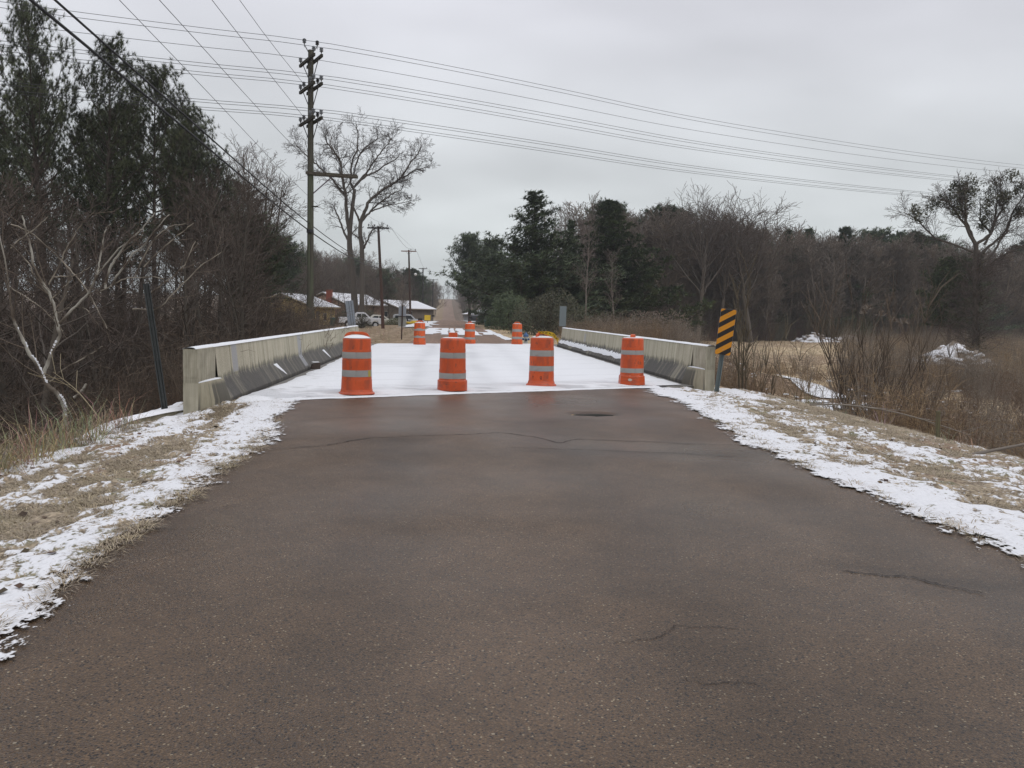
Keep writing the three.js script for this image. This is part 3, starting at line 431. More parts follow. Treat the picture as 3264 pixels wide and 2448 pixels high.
const d3 = drum('orange barrel with yellow tape on its loop handle, third from left', [1.827, 0.012, -16.85], 0.75, { shell: shellC, base: flareC, bands: [[0.288, 0.388, 0.236, 0.2345], [0.57, 0.685, 0.231, 0.2288]], handle: (() => { const g = arch(0.34, 0.105, 0.03, 0.03); g.translate(0, 0.915, 0); return g; })(), topR: 0.2, topY: 0.922, snow: 0.03 });
{ // hand-painted marks near the foot
  const cv = document.createElement('canvas'); cv.width = 256; cv.height = 64; const x = cv.getContext('2d'); x.clearRect(0, 0, 256, 64); x.fillStyle = '#15100e'; x.font = 'bold 46px sans-serif'; x.fillText('T', 18, 50); x.fillText('Q', 140, 48); x.fillRect(150, 48, 18, 6); const tx = new THREE.CanvasTexture(cv); tx.colorSpace = THREE.SRGBColorSpace;
  const g = new THREE.CylinderGeometry(0.2445, 0.2455, 0.1, 20, 1, true, -1.72, 1.35); g.translate(0, 0.17, 0); part('painted_mark', g, mat({ map: tx, alphaTest: 0.5, roughness: 0.7 }), d3);
}
const shellD = [[0.2, 0.0], [0.235, 0.02], [0.236, 0.18], [0.2335, 0.235], [0.2315, 0.332], [0.234, 0.336], [0.231, 0.52], [0.228, 0.528], [0.2245, 0.6], [0.2225, 0.69], [0.2255, 0.695], [0.224, 0.745], [0.2205, 0.75], [0.2155, 0.895], [0.208, 0.92], [0.19, 0.932], [0, 0.934]];
const baseD = (() => { const g = new THREE.CylinderGeometry(0.262, 0.272, 0.17, 8, 1); g.rotateY(0.39); g.translate(0, 0.085, 0); const c = new THREE.CylinderGeometry(0.235, 0.262, 0.03, 8, 1); c.rotateY(0.39); c.translate(0, 0.185, 0); const k = join([g, c]); k.computeVertexNormals(); return k; })();
const d4 = drum('orange barrel with eight-sided base and white scuff, rightmost of the front row', [3.728, 0.012, -17.53], 0, { shell: shellD, base: baseD, bands: [[0.238, 0.33, 0.2335, 0.2315], [0.6, 0.688, 0.2245, 0.2228]], handle: (() => { const g = arch(0.17, 0.075, 0.07, 0.05); g.rotateY(1.2); g.translate(0, 0.925, 0); return g; })(), topR: 0.195, topY: 0.928, snow: 0.012 });
{ const g = new THREE.CircleGeometry(0.034, 14); g.scale(1.25, 0.8, 1); g.rotateY(-0.33); g.translate(-0.085, 0.105, 0.2535); part('scuff', g, mat({ color: rgb(0.5, 0.45, 0.38), side: THREE.DoubleSide }), d4); }
const farHandle = (rot) => { const g = arch(0.30, 0.1, 0.03, 0.03); g.rotateY(rot); g.translate(0, 0.91, 0); return g; };
drum('orange barrel with peeling reflective bands at the far left end of the bridge', [-1.13, 0.02, -37.6], 0.2, { shell: shellA, base: lathe([[0.22, 0], [0.262, 0.0], [0.258, 0.16], [0.25, 0.165]], 40), bands: [[0.29, 0.398, 0.2415, 0.238, 7], [0.588, 0.692, 0.2355, 0.2335, 11]], handle: farHandle(0.1), topR: 0.215, topY: 0.914, snow: 0.03 }, true);
drum('orange barrel with angled handle at the middle of the far end of the bridge', [1.05, 0.0, -39.9], 0.5, { shell: shellB, base: baseB, bands: [[0.214, 0.312, 0.2365, 0.2355], [0.57, 0.668, 0.225, 0.2235]], handle: farHandle(0.5), topR: 0.2, topY: 0.916, snow: 0.03 }, true);
drum('orange barrel beside the hydrant at the far right end of the bridge', [3.2, 0.02, -40.1], 0.4, { shell: shellD, base: lathe([[0.22, 0], [0.258, 0.0], [0.25, 0.16], [0.24, 0.165]], 40), bands: [[0.238, 0.35, 0.2335, 0.2315], [0.57, 0.688, 0.2255, 0.2228]], handle: farHandle(0), topR: 0.2, topY: 0.928, snow: 0.015 }, true);
{ // yellow tape trailing from the third barrel's handle
  const pts = [[1.73, 1.02, -16.8], [1.83, 1.035, -16.72], [1.93, 1.02, -16.66], [2.0, 0.995, -16.62], [2.06, 0.95, -16.6], [2.09, 0.89, -16.6], [2.10, 0.83, -16.61]].map((q) => V(...q)), c = new THREE.CatmullRomCurve3(pts);
  const cv = document.createElement('canvas'); cv.width = 512; cv.height = 32; const x = cv.getContext('2d'); x.fillStyle = '#c9a416'; x.fillRect(0, 0, 512, 32); x.fillStyle = '#1c1608'; for (let k = 0; k < 9; k++) { x.save(); x.translate(20 + k * 58, 16); x.rotate(k % 2 ? 0.25 : -0.2); x.fillRect(-12, -5, 9, 10); x.fillRect(0, -6, 5, 12); x.fillRect(9, -4, 9, 9); x.restore(); }
  const tx = new THREE.CanvasTexture(cv); tx.colorSpace = THREE.SRGBColorSpace;
  const g = sheet(60, 2, (u, v) => { const p = c.getPoint(u), w = (v - 0.5) * 0.075, a = 0.9 + 1.1 * Math.sin(u * 11), k = Math.sin(u * 17) * 0.012; return { p: [p.x + k + w * 0.35 * Math.sin(a), p.y + w * Math.cos(a * 0.5), p.z + w * Math.sin(a) * 0.7], uv: [u, v] }; });
  const t = thing('caution_tape', 'crumpled yellow tape trailing from the handle of the third barrel', 'caution tape'); part('tape_strip', g, mat({ map: tx, side: THREE.DoubleSide, roughness: 0.5 }), t);
  const g2 = sheet(50, 2, (u, v) => { const a = u * 14, r = 0.022 + 0.006 * Math.sin(a * 3), p = V(lerp(1.76, 1.90, u), 1.02, lerp(-16.92, -16.79, u)); return { p: [p.x + Math.cos(a) * r, p.y + Math.sin(a) * r * 1.2, p.z + (v - 0.5) * 0.05 + Math.sin(a) * r * 0.5], uv: [u, v] }; }); part('tape_coil', g2, mat({ map: tx, side: THREE.DoubleSide, roughness: 0.5 }), t);
}
// ----- signs and posts -----
function uPost(len, s = 1) { const sh = new THREE.Shape([[-0.045, 0.0], [-0.03, 0.0], [-0.016, 0.028], [0.016, 0.028], [0.03, 0.0], [0.045, 0.0], [0.045, 0.005], [0.033, 0.005], [0.019, 0.034], [-0.019, 0.034], [-0.033, 0.005], [-0.045, 0.005]].map((q) => new THREE.Vector2(q[0] * s, q[1] * s))); const g = new THREE.ExtrudeGeometry(sh, { depth: len, bevelEnabled: false }); g.rotateX(-Math.PI / 2); return g; }
function roundRect(w, h, r) { const s = new THREE.Shape(), a = w / 2; s.moveTo(-a + r, 0); s.lineTo(a - r, 0); s.quadraticCurveTo(a, 0, a, r); s.lineTo(a, h - r); s.quadraticCurveTo(a, h, a - r, h); s.lineTo(-a + r, h); s.quadraticCurveTo(-a, h, -a, h - r); s.lineTo(-a, r); s.quadraticCurveTo(-a, 0, -a + r, 0); return s; }
const greenSteel = mat({ map: colorTex(64, 256, (u, v) => { const n = fbm(u * 3, v * 20, 4, 6); return mix3([0.030, 0.034, 0.034], [0.062, 0.068, 0.066], n); }), roughness: 0.6, metalness: 0.3 }); greenSteel.map.repeat.set(6, 0.8);
const paleSteel = mat({ color: rgb(0.13, 0.16, 0.16), roughness: 0.6, metalness: 0.3 });
const alum = mat({ color: rgb(0.27, 0.295, 0.325), roughness: 0.55, metalness: 0.2 });
{
  const t = thing('hazard_marker_sign', 'amber and black diagonal striped marker leaning right beside the right barrier end', 'sign', [5.31, -0.12, -17.0], -0.12); t.rotation.z = -0.105;
  part('sign_post', uPost(1.55, 1.0), paleSteel, t);
  const p = new THREE.ExtrudeGeometry(roundRect(0.305, 0.9, 0.035), { depth: 0.004, bevelEnabled: false }); p.translate(0, 0.78, 0.04); part('sign_panel', p, alum, t);
  const cv = document.createElement('canvas'); cv.width = 256; cv.height = 756; const x = cv.getContext('2d'); x.fillStyle = '#c88512'; x.fillRect(0, 0, 256, 756); x.fillStyle = '#15110f';
  for (let k = -3; k < 8; k++) { const y = k * 182 + 55; x.beginPath(); x.moveTo(-10, y + 95 + 95); x.lineTo(266, y - 95 + 95); x.lineTo(266, y - 95 + 182); x.lineTo(-10, y + 95 + 182); x.fill(); }
  x.fillStyle = '#2a2420'; const r = rngOf(4); for (let k = 0; k < 26; k++) { x.globalAlpha = 0.25; x.fillRect(r() * 256, r() * 756, 2 + r() * 6, 2 + r() * 3); } x.globalAlpha = 1;
  const tx = new THREE.CanvasTexture(cv); tx.colorSpace = THREE.SRGBColorSpace; const f = new THREE.ShapeGeometry(roundRect(0.3, 0.895, 0.034), 8), a = f.attributes.uv, q = f.attributes.position; for (let i = 0; i < a.count; i++) a.setXY(i, q.getX(i) / 0.3 + 0.5, q.getY(i) / 0.895); f.translate(0, 0.7825, 0.0465);
  part('sign_face', f, mat({ map: tx, roughness: 0.4 }), t);
  for (const y of [0.88, 1.58]) part('bolt', cyl(0.008, 0.008, 0.012, 0, y, 0.05, 8, 'z'), alum, t);
}
{ const t = thing('steel_post', 'bare dark green steel channel post leaning left beside the left barrier end', 'post', [-3.80, -0.35, -12.4], 0.25); t.rotation.z = 0.135; t.rotation.x = -0.03; part('post_channel', uPost(2.05, 0.95), greenSteel, t); const h = []; for (let k = 0; k < 26; k++) h.push(cyl(0.004, 0.004, 0.004, 0, 0.5 + k * 0.058, 0.034, 8, 'z')); part('bolt_holes', join(h), mat({ color: rgb(0.008, 0.008, 0.008) }), t); tag(t.children[1], null, null, null, 'stuff'); }
{ const t = thing('object_marker', 'grey back of a leaning marker panel at the far end of the left barrier', 'sign', [-3.53, -0.1, -34.85], 0); t.rotation.z = 0.125; const p = new THREE.ExtrudeGeometry(roundRect(0.305, 0.96, 0.02), { depth: 0.004, bevelEnabled: false }); p.translate(-0.02, 0.93, -0.01); part('sign_panel', p, alum, t); part('sign_post', uPost(1.88, 1.2), mat({ color: rgb(0.10, 0.115, 0.125), roughness: 0.6 }), t); }
{ const t = thing('object_marker', 'grey back of a marker panel at the far end of the right barrier', 'sign', [5.42, -0.15, -40.6], 0); t.rotation.z = 0.015; const p = new THREE.ExtrudeGeometry(roundRect(0.31, 0.93, 0.02), { depth: 0.004, bevelEnabled: false }); p.rotateZ(-0.03); p.translate(-0.08, 1.02, 0.03); part('sign_panel', p, mat({ color: rgb(0.16, 0.19, 0.195), roughness: 0.6 }), t); part('sign_post', uPost(1.85, 1.0), paleSteel, t); part('snow_clump', new THREE.IcosahedronGeometry(0.07, 2).translate(-0.06, 0.66, 0.08), snowPlain, t); }
{ const t = thing('route_sign', 'backs of two stacked grey sign panels on a thin rusty post left of the road', 'sign', [-2.36, -0.22, -47]); t.rotation.z = -0.02; const rust = mat({ color: rgb(0.05, 0.03, 0.022), roughness: 0.8 }); part('sign_post', box(0.065, 1.95, 0.05, 0, 0.975, 0.03), rust, t); part('cross_strap', box(0.4, 0.035, 0.03, 0, 1.36, 0.045), rust, t); for (const [y, c] of [[0.84, [0.30, 0.31, 0.29]], [1.385, [0.30, 0.33, 0.37]]]) { const p = new THREE.ExtrudeGeometry(roundRect(0.4, 0.52, 0.03), { depth: 0.004, bevelEnabled: false }); p.translate(0, y, -0.006); part('sign_panel', p, mat({ color: rgb(...c), roughness: 0.55 }), t); } }
{ const t = thing('warning_sign', 'small yellow sign on a post left of the far road', 'sign', [-2.62, -0.75, -122]); part('sign_post', box(0.08, 1.5, 0.06, 0, 0.75, -0.04), mat({ color: rgb(0.1, 0.1, 0.1) }), t); const p = new THREE.ExtrudeGeometry(roundRect(0.82, 0.72, 0.06), { depth: 0.01, bevelEnabled: false }); p.translate(0, 1.1, 0); part('sign_panel', p, mat({ color: rgb(0.72, 0.48, 0.03), roughness: 0.5 }), t); }
{ const t = thing('fire_hydrant', 'white fire hydrant with blue bonnet right of the far end of the bridge', 'fire hydrant', [3.95, -0.12, -44]); const w = mat({ color: rgb(0.42, 0.44, 0.44), roughness: 0.5 }), b = mat({ color: rgb(0.03, 0.10, 0.24), roughness: 0.45 }); part('hydrant_body', lathe([[0.13, 0], [0.15, 0.02], [0.15, 0.05], [0.105, 0.06], [0.1, 0.35], [0.12, 0.37], [0.12, 0.4]], 20), w, t); part('bonnet', lathe([[0.14, 0.4], [0.14, 0.43], [0.12, 0.5], [0.06, 0.56], [0.03, 0.57], [0.03, 0.63], [0, 0.63]], 20), b, t); for (const s of [-1, 1]) part('outlet', cyl(0.055, 0.055, 0.09, s * 0.13, 0.27, 0, 12, 'x'), b, t); part('outlet', cyl(0.07, 0.07, 0.09, 0, 0.24, 0.12, 12, 'z'), mat({ color: rgb(0.05, 0.06, 0.07) }), t); }
{ const t = thing('broken_block', 'dark broken brick lying in the snow near the left barrier', 'brick', [-3.0 + 0.0, 0.02, -20.6], 0.35); const g = box(0.21, 0.15, 0.16, 0, 0.08, 0, 0.012); const a = g.attributes.position; for (let i = 0; i < a.count; i++) { const x = a.getX(i), y = a.getY(i); if (x < -0.08 && y > 0.1) a.setXY(i, x + 0.03, y - 0.035); } g.computeVertexNormals(); part('block', g, mat({ color: rgb(0.07, 0.05, 0.04), roughness: 0.95, bumpMap: concBump, bumpScale: 0.008 }), t); part('snow_cap', box(0.15, 0.015, 0.13, 0.01, 0.163, -0.01, 0.006), snowPlain, t); }
{ // curved kerb running from the left barrier down into the weeds
  const t = thing('concrete_kerb', 'low curved concrete kerb topped with snow left of the leaning post', 'kerb'); const c = new THREE.CatmullRomCurve3([[-3.42, -0.04, -13.1], [-3.62, -0.05, -12.6], [-3.86, -0.06, -12.0], [-4.02, -0.08, -11.35], [-4.07, -0.12, -10.7], [-4.02, -0.24, -10.05], [-3.95, -0.4, -9.5]].map((q) => V(...q)));
  const mk = (w0, w1, h0, h1, up) => sheet(8, 60, (u, v) => { const p = c.getPoint(v), T = c.getTangent(v), q = [[w0, -0.4], [w0, h0], [lerp(w0, w1, 0.2), h1], [lerp(w0, w1, 0.5), h1 + up], [lerp(w0, w1, 0.8), h1], [w1, h0], [w1, -0.4]], f = u * 6, k = Math.min(5, Math.floor(f)), a = lerp(q[k][0], q[k + 1][0], f - k), y = lerp(q[k][1], q[k + 1][1], f - k); const l = Math.hypot(T.x, T.z); return { p: [p.x - T.z / l * a, p.y + y, p.z + T.x / l * a], uv: [u, v * 4] }; });
  part('kerb_stone', mk(-0.1, 0.1, 0.0, 0.02, 0.0), mat({ map: concMat.map, color: rgb(0.62, 0.6, 0.55), roughness: 0.95, side: THREE.DoubleSide }), t);
  const g = sheet(6, 60, (u, v) => { const p = c.getPoint(v), T = c.getTangent(v), l = Math.hypot(T.x, T.z), a = lerp(-0.115, 0.11, u) * (1 + 0.25 * (fbm(v * 20, 3, 3) - 0.5)), e = Math.pow(Math.sin(Math.PI * u), 0.5); return { p: [p.x - T.z / l * a, p.y + 0.018 + 0.03 * e * (0.7 + 0.5 * fbm(v * 16, u, 2)), p.z + T.x / l * a] }; }); part('snow_cap', g, mat({ color: rgb(0.86, 0.875, 0.895), side: THREE.DoubleSide, roughness: 0.95 }), t);
}

// =====================  UTILITY POLES AND LINES  =====================
const poleTex = colorTex(256, 1024, (u, v) => { const g = fbm(u * 26, v * 5, 4, 4, 0), m = fbm(u * 4, v * 9, 4, 14), cr = sstep(0.62, 0.72, fbm(u * 40, v * 3, 3, 24)); let c = mix3([0.055, 0.050, 0.036], [0.115, 0.107, 0.08], g); c = mix3(c, [0.10, 0.12, 0.07], 0.6 * sstep(0.4, 0.65, m)); return mix3(c, [0.03, 0.026, 0.02], cr * 0.8); });
const poleMat = mat({ map: poleTex, bumpMap: poleTex, bumpScale: 0.01, roughness: 0.95 });
const darkWood = mat({ map: poleTex, color: rgb(0.42, 0.36, 0.33), roughness: 0.95 }), greyWood = mat({ map: poleTex, color: rgb(1.0, 0.86, 0.9), roughness: 0.95 }), redWood = mat({ map: poleTex, color: rgb(0.62, 0.33, 0.27), roughness: 0.9 });
const porcelain = mat({ color: rgb(0.18, 0.19, 0.20), roughness: 0.25 }), darkPorc = mat({ color: rgb(0.03, 0.028, 0.03), roughness: 0.3 }), steelGrey = mat({ color: rgb(0.12, 0.12, 0.125), roughness: 0.6, metalness: 0.4 });
const insGeo = join([lathe([[0.03, 0], [0.03, 0.06], [0.085, 0.07], [0.09, 0.085], [0.05, 0.11], [0.05, 0.125], [0.09, 0.135], [0.092, 0.15], [0.05, 0.175], [0.05, 0.19], [0.085, 0.2], [0.086, 0.215], [0.05, 0.245], [0.03, 0.26], [0, 0.262]], 12), cyl(0.012, 0.012, 0.18, 0, -0.05, 0, 6)]);
const PX = -6.35, PZ = -42, armD = V(0.42, 0, 0.9075), lineD = V(0.9075, 0, -0.42);
{
  const t = thing('utility_pole', 'tall weathered utility pole with three double crossarms left of the bridge', 'utility pole', [PX, 0, PZ]), gy = groundY(PX, PZ);
  const sh = new THREE.CylinderGeometry(0.122, 0.165, 13.35 - gy, 20, 8); sh.translate(0, (13.35 + gy) / 2 - 0.15, 0); part('pole_shaft', sh, poleMat, t);
  for (const y of [12.72, 11.5, 10.0]) {
    for (const s of [-1, 1]) {
      const o = lineD.clone().multiplyScalar(0.175 * s), a = V(0, y, 0).add(o).addScaledVector(armD, -1.15), b = V(0, y, 0).add(o).addScaledVector(armD, 1.15); part('crossarm', bar(a, b, 0.1, 0.13), darkWood, t);
      for (const q of [-0.75, 0.75]) part('arm_brace', bar(V(0, y - 0.04, 0).addScaledVector(lineD, 0.14 * s).addScaledVector(armD, q), V(0, y - 0.75, 0).addScaledVector(lineD, 0.12 * s), 0.035, 0.02), steelGrey, t);
      const qs = y > 12 ? [-1.05, 1.05] : [-1.05, -0.5, 0.5, 1.05];
      for (const q of qs) { const m = part('insulator', insGeo, q === 0.5 && s > 0 ? darkPorc : porcelain, t); m.position.copy(V(0, y + 0.12, 0).add(o).addScaledVector(armD, q)); }
    }
  }
  for (const s of [-1, 1]) { const m = part('insulator', insGeo, s < 0 ? porcelain : darkPorc, t); m.position.set(0.3 * s * 0.9, 13.42, -0.3 * s * 0.42); part('bracket', bar(V(0.1 * s, 13.1, 0), V(0.27 * s, 13.4, -0.12 * s), 0.03, 0.03), steelGrey, t); }
  part('side_arm', bar(V(-0.18, 7.66, 0.17), V(2.15, 7.58, 0.17), 0.09, 0.13), greyWood, t); part('side_arm', bar(V(-0.18, 7.66, -0.17), V(2.15, 7.58, -0.17), 0.09, 0.13), greyWood, t);
  part('arm_brace', bar(V(1.02, 7.55, 0.1), V(0.14, 6.75, 0.1), 0.04, 0.05), mat({ color: rgb(0.13, 0.11, 0.125) }), t);
  for (const x of [0.62, 1.32, 2.0]) { const m = part('insulator', insGeo, porcelain, t); m.position.set(x, 7.78, 0); m.scale.setScalar(0.8); }
  part('bracket', box(0.3, 0.06, 0.05, 0.22, 6.15, 0.1), darkWood, t); part('cable_clamp', box(0.3, 0.16, 0.3, 0.0, 5.02, 0.05, 0.02), darkPorc, t);
}
const wireMat = mat({ color: rgb(0.045, 0.045, 0.05), roughness: 0.6 }), cableMat = mat({ color: rgb(0.018, 0.018, 0.02), roughness: 0.6 });
function wire(pts, r, label, group, m = wireMat) { const c = new THREE.CatmullRomCurve3(pts); return tag(top('power_line', new THREE.TubeGeometry(c, Math.max(16, pts.length * 4), r, 5), m), label, 'power line', group); }
{
  const span = (q, y0, i, group, label) => {
    const p = V(PX, 0, PZ).addScaledVector(armD, q), pts = [];
    for (const s of [-30, -20, -10, -4, 0, 6, 14, 24, 36, 50, 66, 84, 104]) { const y = s < 0 ? y0 + 0.052 * s - 0.0008 * s * s * 0 + 0.0003 * s * s : y0 - 0.0012 * s + 0.0005 * s * s; const k = s > 0 ? lineD.clone().multiplyScalar(1).lerp(V(0.848, 0, -0.53), clamp(s / 20)).normalize() : lineD.clone().lerp(V(-1, 0, 0.5).multiplyScalar(-1).normalize(), clamp(-s / 20)).normalize(); pts.push(V(p.x + k.x * s, y, p.z + k.z * s)); }
    return wire(pts, 0.0105, label, group);
  };
  [[1.05, 13.1], [0, 13.62], [-1.05, 13.1]].forEach(([q, y], i) => span(q, y, i, 'top tier of lines crossing the road', 'thin power line of the top tier crossing the road'));
  for (const q of [-1.05, -0.5, 0.5, 1.05]) { span(q, 11.88, 0, 'middle tier of lines crossing the road', 'thin power line of the middle tier crossing the road'); span(q, 10.38, 0, 'lowest tier of lines crossing the road', 'thin power line of the lowest tier crossing the road'); }
  wire([V(-6.5, 7.0, 14), V(-6.42, 6.02, -14.5), V(-6.41, 5.05, -42), V(-6.3, 4.9, -65), V(-6.45, 5.6, -88)], 0.028, 'lower of the two thick black cables above the left thicket', null, cableMat);
  wire([V(-6.4, 7.4, 14), V(-6.33, 6.24, -15.2), V(-6.41, 5.38, -42), V(-6.3, 5.2, -65), V(-6.5, 6.0, -88)], 0.022, 'upper of the two thick black cables above the left thicket', null, cableMat);
  wire([V(-6.4, 8.1, 14), V(-6.4, 7.28, -18.2), V(-6.42, 6.6, -42), V(-6.5, 6.9, -65), V(-6.7, 8.3, -88)], 0.007, 'thin wire running over the left thicket towards the second pole, leftmost of four');
  wire([V(-6.3, 8.2, 14), V(-6.3, 8.0, -20.4), V(-6.2, 7.95, -42), V(-5.7, 8.2, -65), V(-5.7, 9.65, -88), V(-4.5, 10.2, -130)], 0.008, 'thin wire running from above the left thicket to the side arm of the tall pole');
  wire([V(-6.3, 9.4, 14), V(-6.4, 9.62, -25), V(PX - 0.35, 10.25, PZ - 0.5)], 0.009, 'thin wire ending at the lowest crossarms of the tall pole');
  wire([V(-6.35, 10.4, 14), V(-6.45, 10.8, -29), V(PX - 0.35, 11.75, PZ - 0.5)], 0.009, 'thin wire ending at the middle crossarms of the tall pole');
}
function smallPole(label, base, topP, arm, m, side) {
  const t = thing('utility_pole', label, 'utility pole', base), d = V(topP[0] - base[0], topP[1] - base[1], topP[2] - base[2]), tb = new TB();
  tb.poly([V(0, -0.5, 0), d.clone().multiplyScalar(0.3), d.clone().multiplyScalar(0.7), d], [0.17, 0.155, 0.135, 0.115], 12, (p, k) => mix3(m[0], m[1], clamp(k * 1.1))); part('pole_shaft', tb.geo(), vmat, t);
  if (arm) { const y = d.y - 0.2, c = d.clone().multiplyScalar((y) / d.y); part('crossarm', bar(V(c.x - arm, y, 0.14), V(c.x + arm, y + 0.02, 0.14), 0.11, 0.14), mat({ color: rgb(...m[2]) }), t); for (const s of [-1, 1]) part('arm_brace', bar(V(c.x + s * 0.45, y - 0.05, 0.15), V(c.x, y - 0.5, 0.12), 0.03, 0.03), steelGrey, t); for (const q of side) { const k = part('insulator', insGeo, q > 0.8 ? porcelain : darkPorc, t); k.position.set(c.x + q * arm * 0.93, y + 0.14, 0.14); k.scale.setScalar(0.85); } }
  return t;
}
smallPole('leaning red-brown utility pole with dark crossarm beyond the left barrier', [-6.2, -0.62, -88], [-6.78, 9.7, -88], 1.06, [[0.085, 0.04, 0.028], [0.06, 0.048, 0.04], [0.025, 0.023, 0.024]], [-0.95, -0.35, 0.9]);
smallPole('utility pole with reddish crossarm, second along the far road', [-5.22, -0.6, -130], [-5.61, 10.4, -130], 1.1, [[0.08, 0.042, 0.03], [0.06, 0.045, 0.036], [0.17, 0.075, 0.05]], [0.3, 0.95]);
smallPole('thin dark utility pole, third along the far road', [-5.05, -0.3, -190], [-5.15, 10.9, -190], 0.9, [[0.04, 0.036, 0.034], [0.04, 0.036, 0.034], [0.06, 0.055, 0.05]], [0.9]);
smallPole('thin dark utility pole, fourth and smallest along the far road', [-4.1, -0.6, -255], [-3.98, 11.0, -255], 1.4, [[0.04, 0.036, 0.034], [0.04, 0.036, 0.034], [0.07, 0.065, 0.06]], [0.9]);
wire([V(-5.7, 9.75, -88), V(-5.0, 9.2, -108), V(-4.55, 10.3, -130), V(-4.5, 9.9, -160), V(-4.5, 10.6, -190)], 0.014, 'thin wire sloping between the poles along the far road');
{ const t = thing('street_lamp', 'small round white yard lamp on the second pole of the far road', 'lamp', [-4.6, 6.9, -130]); part('lamp_arm', bar(V(-0.75, 0.1, 0), V(0, 0.12, 0), 0.05, 0.05), steelGrey, t); part('lamp_head', new THREE.SphereGeometry(0.2, 14, 10), mat({ color: rgb(0.8, 0.8, 0.76), roughness: 0.4 }), t); }

// =====================  HOUSES, VEHICLES, YARD THINGS  =====================
const roofSnow = mat({ color: rgb(0.82, 0.835, 0.86), roughness: 0.95, bumpMap: snowBump, bumpScale: 0.05 });
function house(label, [x, y, z], turn, W, L, hw, rise, over, wallC, gableC, extra) {
  const t = thing('house', label, 'house', [x, y, z], turn), wm = mat({ map: colorTex(128, 128, (u, v) => { const n = fbm(u * 7, v * 7, 4, 3, 7); return wallC.map((c) => c * (0.75 + 0.5 * n)); }), roughness: 0.95 });
  wm.map.repeat.set(0.3, 0.3);
  const s = new THREE.Shape([[-W / 2, 0], [W / 2, 0], [W / 2, hw], [0, hw + rise * (W / 2) / (W / 2 + over)], [-W / 2, hw]].map((q) => new THREE.Vector2(...q))); const g = new THREE.ExtrudeGeometry(s, { depth: L, bevelEnabled: false }); g.translate(0, 0, -L); part('wall', g, wm, t);
  if (gableC) { const q = new THREE.Shape([[-W / 2, hw], [W / 2, hw], [0, hw + rise * (W / 2) / (W / 2 + over)]].map((q) => new THREE.Vector2(...q))); const gg = new THREE.ExtrudeGeometry(q, { depth: 0.05, bevelEnabled: false }); gg.translate(0, 0, 0.002); part('gable', gg, mat({ color: rgb(...gableC), roughness: 0.95 }), t); }
  const E = W / 2 + over, ye = hw - rise * over / (W / 2 + over) * 0 + 0.0, rf = (a, b, off) => { const q = new THREE.Shape([[0, hw + rise + off], [E, hw - 0.05 + off], [E, hw - 0.05 + off + b], [0, hw + rise + off + b], [-E, hw - 0.05 + off + b], [-E, hw - 0.05 + off]].map((k) => new THREE.Vector2(...k))); const k = new THREE.ExtrudeGeometry(q, { depth: L + 0.9 - a * 2, bevelEnabled: false }); k.translate(0, 0, -L - 0.45 + a); return k; };
  const roof = part('roof', rf(0, 0.14, 0), mat({ color: rgb(...(extra.trim ?? [0.3, 0.26, 0.2])), roughness: 0.8 }), t); part('roof_snow', rf(0.06, 0.07, 0.143), roofSnow, roof);
  for (const [side, a, b, w, h, door] of extra.openings ?? []) { const m = side === 'f' ? box(w, h, 0.06, a, b, 0.03) : box(0.06, h, w, W / 2 + 0.03, b, a); const fr = part(door ? 'door' : 'window', m, mat({ color: door ? rgb(0.12, 0.09, 0.07) : rgb(0.45, 0.44, 0.4) }), t); if (!door) part('pane', side === 'f' ? box(w - 0.16, h - 0.16, 0.02, a, b, 0.065) : box(0.02, h - 0.16, w - 0.16, W / 2 + 0.065, b, a), mat({ color: rgb(0.02, 0.022, 0.025), roughness: 0.1 }), fr); }
  if (extra.chimney) { const [cx, w, h, d] = extra.chimney; const ch = part('chimney', box(w, h, d, cx, h / 2, d / 2 + 0.06), mat({ map: colorTex(128, 256, (u, v) => { const n = fbm(u * 10, v * 20, 4, 6), r = (v * 40) % 1; return mix3([0.25, 0.065, 0.04], [0.36, 0.11, 0.07], n).map((c) => c * (r < 0.18 ? 0.75 : 1)); }), roughness: 0.95 }), t); part('chimney_cap', box(w + 0.12, 0.14, d + 0.12, cx, h + 0.07, d / 2 + 0.06), mat({ color: rgb(0.2, 0.1, 0.07) }), ch); }
  return t;
}
house('yellow-tan house with snowy gable roof behind the tall utility pole', [-22.0, -0.75, -120], -0.20, 7.8, 10.5, 2.55, 1.65, 0.75, [0.52, 0.38, 0.15], [0.42, 0.31, 0.14], { trim: [0.42, 0.34, 0.2], openings: [['r', -6.2, 1.25, 1.2, 1.1], ['r', -3.2, 1.05, 1.0, 2.0, true], ['f', 1.2, 1.3, 1.6, 1.1]] });
house('brick house with pinkish gable, red chimney and snowy roof behind the yellow house', [-19.15, -0.55, -140], -0.30, 7.0, 17, 2.9, 1.75, 0.55, [0.28, 0.19, 0.135], [0.55, 0.39, 0.30], { trim: [0.28, 0.24, 0.17], chimney: [1.15, 0.85, 5.1, 0.55], openings: [['f', -1.6, 1.5, 1.2, 1.2], ['r', -4, 1.5, 1.6, 1.2], ['r', -10, 1.5, 1.6, 1.2]] });
house('low snow-roofed house behind the pair of tall bare trees', [-12.4, -0.4, -168], -0.5, 8, 13, 2.4, 1.5, 0.6, [0.2, 0.17, 0.14], null, { openings: [['r', -4, 1.4, 1.6, 1.2], ['f', 1, 1.4, 1.4, 1.1]] });
house('dark house with teal roof edge near the far road', [-9.5, -0.7, -215], 0.1, 9, 12, 2.3, 1.4, 0.6, [0.10, 0.09, 0.085], null, { trim: [0.06, 0.16, 0.16], openings: [['f', 1, 1.3, 1.6, 1.1], ['f', -2, 1.3, 1.6, 1.1]] });
